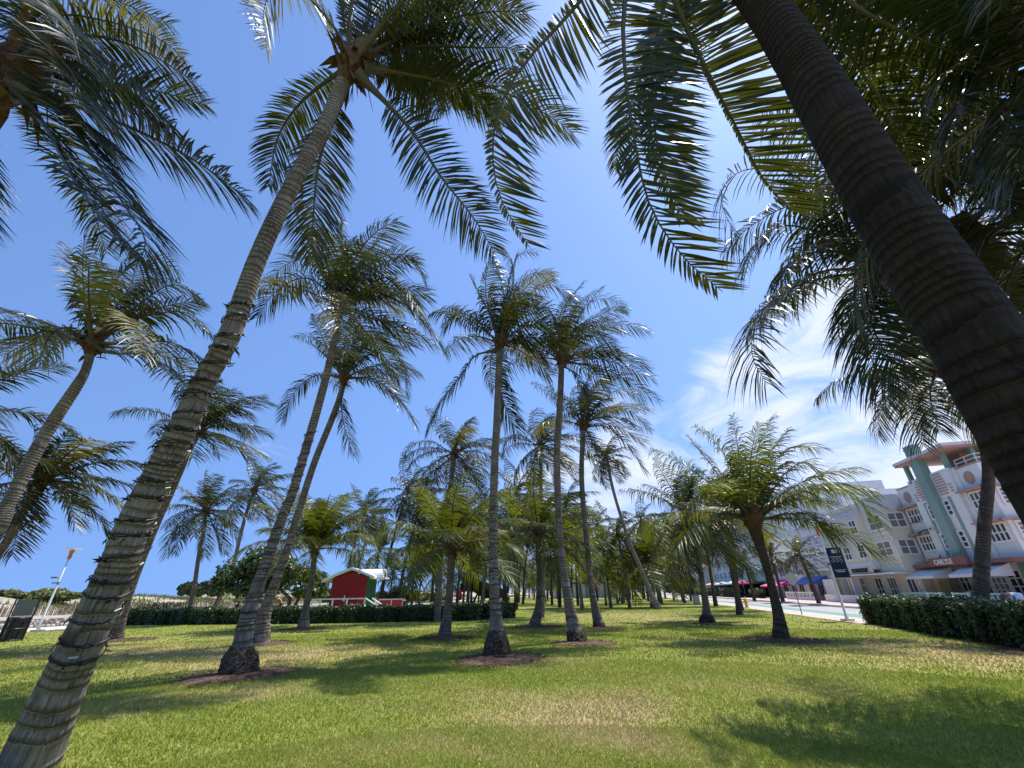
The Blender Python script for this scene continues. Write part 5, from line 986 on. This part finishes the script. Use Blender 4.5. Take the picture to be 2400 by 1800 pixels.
sb = MB().box(-.56, -.54, 3.9, 8.4, 2.62, 3.08).build('sign_band', 'b_cream', r); text_obj('lettering', 'OCEANFRONT', .46, 'letters', sb, (-.60, 7.9, 2.74), ROTF, .03, 'LEFT', .02)
for y0, y1, z1_, nx, nz, pn in ((6.0, 7.2, 2.2, 2, 2, 'darkroom'), (3.6, 5.0, 2.2, 3, 2, 'darkroom'), (9.2, 10.2, 2.3, 1, 3, 'blind'), (.8, 2.0, 2.2, 2, 1, 'pane')): win(r, 'F', y0, y1, .15, z1_, .9, nx, nz, 'hutwhite', pn, 'door')
for y in (8.0, 8.6, 11.6): MB().box(-.9, -.5, y, y + .3, 0, 2.42).build('pillar', 'b_yellow' if y > 8.3 else 'hutwhite', r)
mb = MB(); mb.box(-2.2, -2.05, 2.5, 12.2, .0, .62); mb.box(-2.24, -2.0, 2.5, 12.2, .62, .68); mb.build('terrace_wall', 'b_white', r)
# --- blue banded building: s 60-73
r = bld('pale building with light blue bands and a bright blue awning', 59.6, 26.5)
mb = MB(); mb.box(0, 16, 0, 12.8, 0, 7.9); mb.box(.6, 16, 1.5, 11, 7.9, 8.7); mb.build('wall', 'b_pale', r); mb = MB(); mb.box(-.5, 0, 2.5, 12.0, 5.4, 8.6); mb.box(-.5, 0, 2.5, 12.0, 3.3, 4.9); mb.build('bay', 'b_white', r)
mb = MB()
for z in (3.55, 5.95): mb.box(-.54, -.5, 2.45, 12.05, z, z + .22); mb.box(-.03, -.0, 0, 2.45, z, z + .22)
mb.box(-.54, -.5, 2.45, 12.05, 7.4, 7.5); mb.box(-.54, -.5, 2.45, 12.05, 5.0, 5.1); mb.build('blue_bands', 'b_blue', r)
for z0, z1 in ((6.3, 7.25), (3.9, 4.85)):
    for y0 in (3.0, 5.3, 7.6, 9.9): win(r, 'F', y0, y0 + 1.6, z0, z1, -.5, 4, 2, pane='paneb')
    win(r, 'F', .5, 1.9, z0, z1, 0, 2, 4, pane='blind')
awning(r, 4.8, 12.6, 2.0, 2.75, 1.9, 'blue', -.3)
for y0 in (1.0, 4.6, 7.4, 10.2): win(r, 'F', y0, y0 + 1.5, .3, 1.95, 0, 2, 1, pane='darkroom', name='door')
mb = MB(); mb.box(-2.9, -2.75, 3.4, 12.8, .75, .9); mb.box(-2.9, -2.75, 3.4, 12.8, .0, .32)
for y in np.arange(3.4, 12.9, 1.18): mb.box(-2.93, -2.72, y - .1, y + .1, 0, .95)
for z in (.42, .6): mb.box(-2.86, -2.8, 3.4, 12.8, z, z + .05)
mb.build('terrace_fence', 'hutwhite', r); MB().box(-1.6, -.2, .3, 3.2, .0, 2.25).build('white_screen', 'b_white', r)
# --- low pink building: s 73.5-85
r = bld('low pinkish two storey shop with magenta awning and big dark windows', 73.6, 27.)
mb = MB(); mb.box(0, 12, 0, 11, 0, 5.3); mb.build('wall', 'b_white', r); MB().box(-.06, 0, .4, 10.6, 4.75, 5.2).build('pink_band', 'b_pinkw', r)
win(r, 'F', 5.6, 9.4, 3.0, 4.55, 0, 3, 1, pane='blind'); win(r, 'F', 1.5, 3.4, 3.1, 4.6, 0, 2, 1, pane='blind'); MB().box(-1., 0, .3, 4.2, 2.6, 3.2).build('balcony', 'b_white', r)
awning(r, 4.8, 11., 1.95, 2.6, 1.8, 'magenta', 0); awning(r, .2, 4., 2.0, 2.5, 1.4, 'magenta', 0)
for y0 in (1., 4., 7.5): win(r, 'F', y0, y0 + 1.8, .1, 1.95, 0, 2, 1, pane='darkroom', name='shop_front')
parasol('magenta pink street parasol beside the magenta awning', ST(76.5, 23.2, .1), 2.2, 1.5, 'pinkc')
# white block behind with terrace umbrella
r = bld('white block with a roof terrace rising behind the pink shop', 76., 36., name='apartment_building')
mb = MB(); mb.box(0, 14, 0, 20, 0, 12.0); mb.box(2, 14, 3, 20, 12., 15.5); mb.build('wall', 'b_grey', r); MB().box(-.05, 14, -.05, 20.05, 12., 12.2).build('parapet_cap', 'hutwhite', r)
for z in (6.6, 9.2):
    for y0 in (1., 5., 9., 13.): win(r, 'F', y0, y0 + 2.2, z, z + 1.4, 0, 3, 2, pane='paneb')
for x0 in (1., 5.): win(r, 'S', x0, x0 + 2, 9., 10.3, 0, 2, 2, pane='paneb')
# beige hotel with red tile edges: s 86-112
r = bld('pale beige five-bay hotel with small red tiled eaves', 86.5, 27.)
mb = MB(); mb.box(0, 14, 0, 25, 0, 9.4); mb.build('wall', 'b_pale', r); mb = MB()
for y0, y1 in ((-.3, 5.5), (19., 25.3)): mb.poly([(-.5, y0, 9.3), (-.5, y1, 9.3), (1.6, y1, 10.2), (1.6, y0, 10.2)]); mb.poly([(-.5, y0, 9.3), (-.5, y0, 9.15), (-.5, y1, 9.15), (-.5, y1, 9.3)]); mb.poly([(-.5, y0, 9.3), (1.6, y0, 10.2), (1.6, y0, 9.3)])
mb.build('tile_eave', 'b_tile', r)
for z0, z1 in ((6.6, 8.2), (3.8, 5.4)):
    for k in range(5): win(r, 'F', 1.2 + k * 4.9, 2.2 + k * 4.9, z0, z1, 0, 2, 3, pane='paneb'); win(r, 'F', 3.2 + k * 4.9, 4.2 + k * 4.9, z0, z1, 0, 2, 3, pane='paneb')
MB().box(-5.5, 0, 0, 25, 2.35, 2.55).build('terrace_roof', 'b_dgreen', r); MB().box(-.1, -.01, 1, 24, .1, 2.2).build('terrace_opening', 'darkroom', r)
# tall block behind
r = bld('tall blue-white block with vertical piers behind the beige hotel', 92., 36., name='apartment_building')
mb = MB(); mb.box(0, 16, 0, 36, 0, 19.5); mb.build('wall', 'b_lav', r); mb = MB()
for y in (6, 7.2, 20, 21.2, 33): mb.box(-.3, 0, y, y + .5, 0, 19.5)
mb.build('piers', 'b_white', r)
for z in (8.5, 11.8, 15.1):
    for k in range(6): win(r, 'F', 1.5 + k * 5.6, 3.6 + k * 5.6, z, z + 1.7, 0, 2, 2, pane='paneb')
for x0 in (2, 7): win(r, 'S', x0, x0 + 2, 15.1, 16.8, 0, 2, 2, pane='paneb'); win(r, 'S', x0, x0 + 2, 11.8, 13.5, 0, 2, 2, pane='paneb')
for lb, s0, p0, Ls, hh, m_, w in (('light blue building beyond the beige hotel', 114., 27., 18, 13.5, 'b_blue', 3), ('tan tower beyond the light blue building', 131., 29., 16, 18., 'b_tan', 4), ('white building far along the street', 148., 27., 24, 11., 'b_white', 3), ('pale blue building farther along the street', 173., 27., 20, 8.5, 'b_blue', 2), ('far grey-white block along the street', 195., 27., 30, 14., 'b_grey', 4), ('last visible white block at the end of the street', 228., 27., 40, 11., 'b_white', 3)):
    r = bld(lb, s0, p0, name='apartment_building', group=None); mb = MB(); mb.box(0, 14, 0, Ls, 0, hh); mb.box(2, 12, 2, Ls - 2, hh, hh + 1.4); mb.build('wall', m_, r); MB().box(-.15, 14.1, -.15, Ls + .15, hh - .2, hh + .05).build('parapet_cap', 'hutwhite', r)
    for k in range(w):
        z = 3.6 + k * 3.1
        for j in range(int(Ls / 4.5)): win(r, 'F', 1.2 + j * 4.5, 3.4 + j * 4.5, z, z + 1.5, 0, 2, 2, pane='pane')
    MB().box(-.1, -.01, 1, Ls - 1, .1, 2.6).build('shop_opening', 'darkroom', r); awning(r, 1, Ls - 1, 2.5, 3.1, 2., 'awnw', 0)
# terrace parasols and planting in front of the beige hotel
for i, (s_, p_, m_, lb) in enumerate([(88., 22.2, 'pinkc', 'pink street parasol at the near end of the cafe terrace'), (93., 22.4, 'mint', 'mint street parasol beside the pink one'), (96.6, 22.4, 'mint', 'mint street parasol, second from the pink one'), (104., 22.4, 'whitec', 'white street parasol between the mint and the tan ones'), (112., 22.6, 'tan', 'tan street parasol beyond the white one'), (117., 22.6, 'tan', 'tan street parasol, farthest of the cafe row')]):
    parasol(lb, ST(s_, p_, .1), 2.75, 1.9, m_)
def pot_row(label, s0, s1, p, h, seed, z=.1):
    rng = np.random.default_rng(seed); n = int((s1 - s0) * 260); s = rng.uniform(s0, s1, n); c = np.stack([s * math.sin(A_) + (p + rng.normal(0, .25, n)) * math.cos(A_), s * math.cos(A_) - (p + rng.normal(0, .2, n)) * math.sin(A_), z + rng.random(n) * h * (1 + .15 * np.sin(s * 2.2))], -1)
    V, Q = leaf_cloud(c, rng.normal(0, 1, (n, 3)), .10, rng); b = ST((s0 + s1) / 2, p, z); e = empty('planter_hedge', b, label, 'hedge'); mesh_np('foliage', V - b, [Q], ['hedge'], e)
    mb = MB(); mb.box(-.3, .3, -(s1 - s0) / 2, (s1 - s0) / 2, 0, h * .6); o = mb.build('planter', 'hedgein', e); o.rotation_euler = (0, 0, -A_)
pot_row('dark planted screen in front of the cafe terrace', 87, 121, 21.2, 1.45, 61); pot_row('dark planted screen farther along the street beyond the cafe', 122, 170, 21.8, 1.7, 62); pot_row('dark planting before the pink shop', 79.5, 86, 22.6, 1.3, 63)
rgk = np.random.default_rng(77)
for i, (s_, p_, h_) in enumerate([(140., 21., 5.2), (152., 20.5, 6.), (166., 21., 5.5), (184., 20., 6.5)]):
    c = ST(s_, p_); broad_tree(('dark round street tree beyond the cafe terrace', 'second dark round street tree beyond the cafe', 'third dark street tree along the far pavement', 'farthest dark street tree along the far pavement')[i], c, [(c[0], c[1], h_ * .62, 2.4, 2.4, h_ * .34), (c[0] + 1.4, c[1] + 1, h_ * .5, 1.8, 1.8, h_ * .26), (c[0] - 1.4, c[1] - 1, h_ * .5, 1.8, 1.8, h_ * .25)], 2600, .28, 80 + i, trunks=[([c, c + [.1, 0, h_ * .3], c + [.3, 0, h_ * .6]], .2)], name='street_tree')
# far wall of trees closing the grove
for i in range(9):
    s_ = 215 + (i % 3) * 14; p_ = -30 + i * 4.6; c = ST(s_, p_); h_ = 7 + (i * 37 % 5) * .7
    broad_tree('dark distant tree closing the far end of the grove', c, [(c[0], c[1], h_ * .6, 4.2, 3, h_ * .42), (c[0] + 3, c[1], h_ * .5, 3, 3, h_ * .36)], 1800, .45, 90 + i, trunks=[([c, c + [0, 0, h_ * .5]], .3)], name='broadleaf_tree', group='trees closing the far end of the grove')

# ================================================================== PEOPLE
M['skin'] = mat('skin', (.42, .24, .16), .55, .4); M['skind'] = mat('skin_dark', (.10, .055, .035), .55, .4); M['shirtw'] = mat('white_shirt', (.72, .72, .78), .8); M['shorts'] = mat('tan_shorts', (.42, .28, .15), .85); M['darkc'] = mat('dark_clothes', (.03, .03, .035), .9); M['hair'] = mat('dark_hair', (.03, .02, .015), .6); M['capw'] = mat('white_cap', (.7, .7, .7), .7); M['shortsb'] = mat('blue_shorts', (.05, .07, .12), .8)
def skin(name, J, E_, m, parent, sub=1):
    """J: {joint: (x, y, z, radius)}, E_: pairs; one continuous skinned surface"""
    me = bpy.data.meshes.new(name); k = list(J); me.from_pydata([J[a][:3] for a in k], [(k.index(a), k.index(b)) for a, b in E_], []); me.materials.append(M[m])
    o = bpy.data.objects.new(name, me); COL.objects.link(o); sm_ = o.modifiers.new('skin', 'SKIN'); sm_.use_smooth_shade = True
    if not me.skin_vertices: me.attributes.new('sk', 'FLOAT', 'POINT')
    if me.skin_vertices:
        for i, a in enumerate(k): v = me.skin_vertices[0].data[i]; v.radius = (J[a][3], J[a][3]); v.use_root = (i == 0)
        s2 = o.modifiers.new('sub', 'SUBSURF'); s2.levels = sub; s2.render_levels = sub; o.parent = parent; return o
    bpy.data.objects.remove(o); mb = MB()
    for a, b in E_:
        A0, B0 = J[a], J[b]; mb.tube([A0[:3], tuple((A0[i] + B0[i]) / 2 for i in range(3)), B0[:3]], [A0[3], (A0[3] + B0[3]) / 2 * 1.02, B0[3]], 10)
    return mb.build(name, m, parent, smooth=True)
def person(label, loc, rz, J, skin_m, top=None, legs=None, hair='hair', cap=None, sc=1., extra=()):
    e = empty('person', loc, label, 'person', rz=rz); e.scale = (sc,) * 3
    B = [('pelvis', 'chest'), ('chest', 'neck'), ('neck', 'head0'), ('head0', 'head1')]
    for s in 'lr': B += [('chest', 'sh' + s), ('sh' + s, 'el' + s), ('el' + s, 'wr' + s), ('wr' + s, 'ha' + s), ('pelvis', 'hp' + s), ('hp' + s, 'kn' + s), ('kn' + s, 'an' + s), ('an' + s, 'to' + s)]
    for s in 'lr':                                                    # fingers as short chains rooted in the palm
        h = np.array(J['ha' + s][:3]); w_ = np.array(J['wr' + s][:3]); d = nrm(h - w_); sd = nrm(np.cross(d, [.2, .9, .3]))
        for i, (o_, l_) in enumerate(((-.03, .055), (-.01, .07), (.012, .066), (.03, .05))):
            J['f%d%s' % (i, s)] = (*(h + sd * o_ + d * l_), .009); B.append(('ha' + s, 'f%d%s' % (i, s)))
        J['th' + s] = (*(w_ + d * .05 + sd * -.055), .010); B.append(('wr' + s, 'th' + s))
    skin('body', J, B, skin_m, e)
    def sub(names, edges, grow, m, nm): skin(nm, {a: (*J[a][:3], J[a][3] + grow) for a in names}, edges, m, e)
    if top: sub(['chest', 'pelvis', 'shl', 'shr', 'ell', 'elr'][:6], [('pelvis', 'chest'), ('chest', 'shl'), ('chest', 'shr'), ('shl', 'ell'), ('shr', 'elr')], .022, top, 'shirt')
    if legs: sub(['pelvis', 'hpl', 'hpr', 'knl', 'knr'], [('pelvis', 'hpl'), ('pelvis', 'hpr'), ('hpl', 'knl'), ('hpr', 'knr')], .026, legs, 'shorts')
    h1 = np.array(J['head1'][:3]); h0 = np.array(J['head0'][:3]); u = nrm(h1 - h0); mb = MB(); mb.tube([h1 - u * .05, h1 + u * .0, h1 + u * .06, h1 + u * .10], [.103, .108, .09, .03], 12); mb.build('hair' if not cap else 'cap', cap or hair, e, smooth=True)
    f = nrm(np.array([0, -1., 0]) - u * (-u[1])); mb = MB(); hc = (h0 + h1) / 2; mb.tube([hc + f * .08, hc + f * .112 - u * .02, hc + f * .09 - u * .035], [.012, .016, .010], 6); mb.build('nose', skin_m, e)
    return e
def pose(**k):
    J = dict(pelvis=(0, 0, .95, .125), chest=(0, 0, 1.32, .15), neck=(0, 0, 1.50, .06), head0=(0, -.01, 1.60, .085), head1=(0, -.01, 1.70, .095),
             shl=(-.20, 0, 1.42, .065), ell=(-.26, .03, 1.14, .047), wrl=(-.26, -.06, .90, .033), hal=(-.26, -.08, .83, .034), shr=(.20, 0, 1.42, .065), elr=(.26, .03, 1.14, .047), wrr=(.26, -.06, .90, .033), har=(.26, -.08, .83, .034),
             hpl=(-.10, 0, .88, .098), knl=(-.11, 0, .50, .066), anl=(-.11, .02, .10, .045), tol=(-.12, -.16, .04, .04), hpr=(.10, 0, .88, .098), knr=(.11, 0, .50, .066), anr=(.11, .02, .10, .045), tor=(.12, -.16, .04, .04)); J.update(k); return J
# bent figure by the kerb at the right edge, seen from behind
pb = AT(2392, 1420, 15.6); pb[2] = 0
person('person in pale shirt and tan shorts bending forward behind the right hedge', pb, rad(150), pose(chest=(0, -.26, 1.22, .155), neck=(0, -.42, 1.27, .06), head0=(0, -.50, 1.26, .085), head1=(0, -.59, 1.29, .095), shl=(-.2, -.33, 1.24, .07), ell=(-.24, -.42, .98, .05), wrl=(-.2, -.55, .80, .035), hal=(-.2, -.6, .74, .034), shr=(.2, -.33, 1.24, .07), elr=(.24, -.42, .98, .05), wrr=(.2, -.55, .80, .035), har=(.2, -.6, .74, .034)), 'skin', 'shirtw', 'shorts')
p1 = GP(553, 1437) if False else AT(553, 1432, 44.); p1[2] = .45
person('dark figure sitting by the beach path behind the hedge', p1 - np.array([0, 0, .25]), rad(60), pose(pelvis=(0, 0, .30, .13), chest=(0, -.08, .66, .15), neck=(0, -.14, .84, .06), head0=(0, -.19, .93, .085), head1=(0, -.22, 1.03, .095), shl=(-.2, -.1, .76, .065), ell=(-.26, -.22, .52, .047), wrl=(-.16, -.42, .50, .033), hal=(-.12, -.48, .50, .034), shr=(.2, -.1, .76, .065), elr=(.26, -.22, .52, .047), wrr=(.16, -.42, .50, .033), har=(.12, -.48, .50, .034),
    hpl=(-.11, -.05, .27, .1), knl=(-.16, -.42, .52, .066), anl=(-.16, -.60, .10, .045), tol=(-.16, -.76, .05, .04), hpr=(.11, -.05, .27, .1), knr=(.16, -.42, .52, .066), anr=(.16, -.6, .10, .045), tor=(.16, -.76, .05, .04)), 'skind', 'darkc', 'darkc')
p2 = AT(655, 1432, 45.); p2[2] = .0
person('bare chested person in a white cap leaning forward on a bicycle', p2 + np.array([0, 0, .05]), rad(-75), pose(pelvis=(0, .1, .98, .125), chest=(0, -.22, 1.28, .15), neck=(0, -.34, 1.42, .06), head0=(0, -.40, 1.50, .085), head1=(0, -.44, 1.59, .095), shl=(-.2, -.26, 1.36, .065), ell=(-.25, -.48, 1.16, .047), wrl=(-.22, -.66, 1.02, .033), hal=(-.21, -.72, 1.0, .034), shr=(.2, -.26, 1.36, .065), elr=(.25, -.48, 1.16, .047), wrr=(.22, -.66, 1.02, .033), har=(.21, -.72, 1.0, .034),
    knl=(-.12, -.28, .66, .066), anl=(-.12, -.12, .30, .045), tol=(-.12, -.27, .26, .04), knr=(.12, -.12, .50, .066), anr=(.12, .06, .16, .045), tor=(.12, -.1, .12, .04)), 'skin', None, 'shortsb', cap='capw')
def bicycle(label, loc, rz):
    e = empty('bicycle', loc, label, 'bicycle', rz=rz)
    for y in (-.62, .48):
        mb = MB(); mb.tube([(0, y + math.cos(a) * .33, .34 + math.sin(a) * .33) for a in np.linspace(0, 2 * math.pi, 25)], .02, 5, cap=False)
        for k in range(8): a = math.pi * k / 8; mb.tube([(0, y + math.cos(a) * .33, .34 + math.sin(a) * .33), (0, y - math.cos(a) * .33, .34 - math.sin(a) * .33)], .004, 4)
        mb.build('wheel', 'dark', e)
    mb = MB()
    for a, b in (((0, -.62, .34), (0, -.48, .95)), ((0, -.5, .86), (0, -.05, .34)), ((0, -.05, .34), (0, .12, .88)), ((0, .12, .84), (0, -.5, .86)), ((0, .48, .34), (0, -.05, .34)), ((0, .48, .34), (0, .1, .8))): mb.tube([a, b], .018, 6)
    mb.build('frame', 'grey', e); mb = MB(); mb.tube([(-.24, -.66, 1.0), (-.1, -.5, .98), (.1, -.5, .98), (.24, -.66, 1.0)], .014, 6); mb.build('handlebar', 'dark', e); mb = MB(); mb.tube([(0, .0, .90), (0, .1, .91), (0, .24, .93)], [.03, .06, .09], 8); mb.build('saddle', 'dark', e)
bicycle('bicycle under the bare chested rider behind the hedge', p2 + np.array([0, 0, .02]), rad(-75))
p3 = GP(1583, 1411); person('person in white walking on the street far beyond the palms', p3, rad(90), pose(knl=(-.11, -.2, .52, .066), anl=(-.11, -.22, .12, .045), tol=(-.12, -.38, .08, .04), anr=(.11, .25, .16, .045), tor=(.12, .12, .06, .04)), 'skin', 'shirtw', 'shirtw')
for i, (u, Y, m1, lb, rz) in enumerate([(1136, 92, 'darkc', 'distant person in dark clothes near the pale beach wall', 20), (1147, 96, 'darkc', 'distant person in dark clothes right of another dark figure by the beach wall', 140), (1192, 70, 'shirtw', 'distant person in white standing beside the central trunk', 60)]):
    c = AT(u, 1405, Y); c[2] = 0; person(lb, c, rad(rz), pose(), 'skin', m1, 'darkc')

# small fallen bits on the lawn
n = 420; d = np.sqrt(rg.uniform(9, 500, n)); a = rg.uniform(-.9, .9, n); c = np.stack([d * np.sin(a), d * np.cos(a), np.full(n, .045)], -1); ok = (c[:, 0] * math.cos(A_) - c[:, 1] * math.sin(A_)) < 10.8; c = c[ok]; n = len(c)
dv = nrm(np.stack([rg.normal(0, 1, n), rg.normal(0, 1, n), rg.normal(0, .2, n)], -1)) * rg.uniform(.02, .09, n)[:, None]; ev = nrm(np.cross(dv, [0, 0, 1.])) * .007
tag(mesh_np('fallen_leaves', np.stack([c - dv - ev * .3, c + ev, c + dv - ev * .3, c - ev], 1).reshape(-1, 3), [np.arange(n * 4).reshape(-1, 4)], ['dead']), kind='stuff')
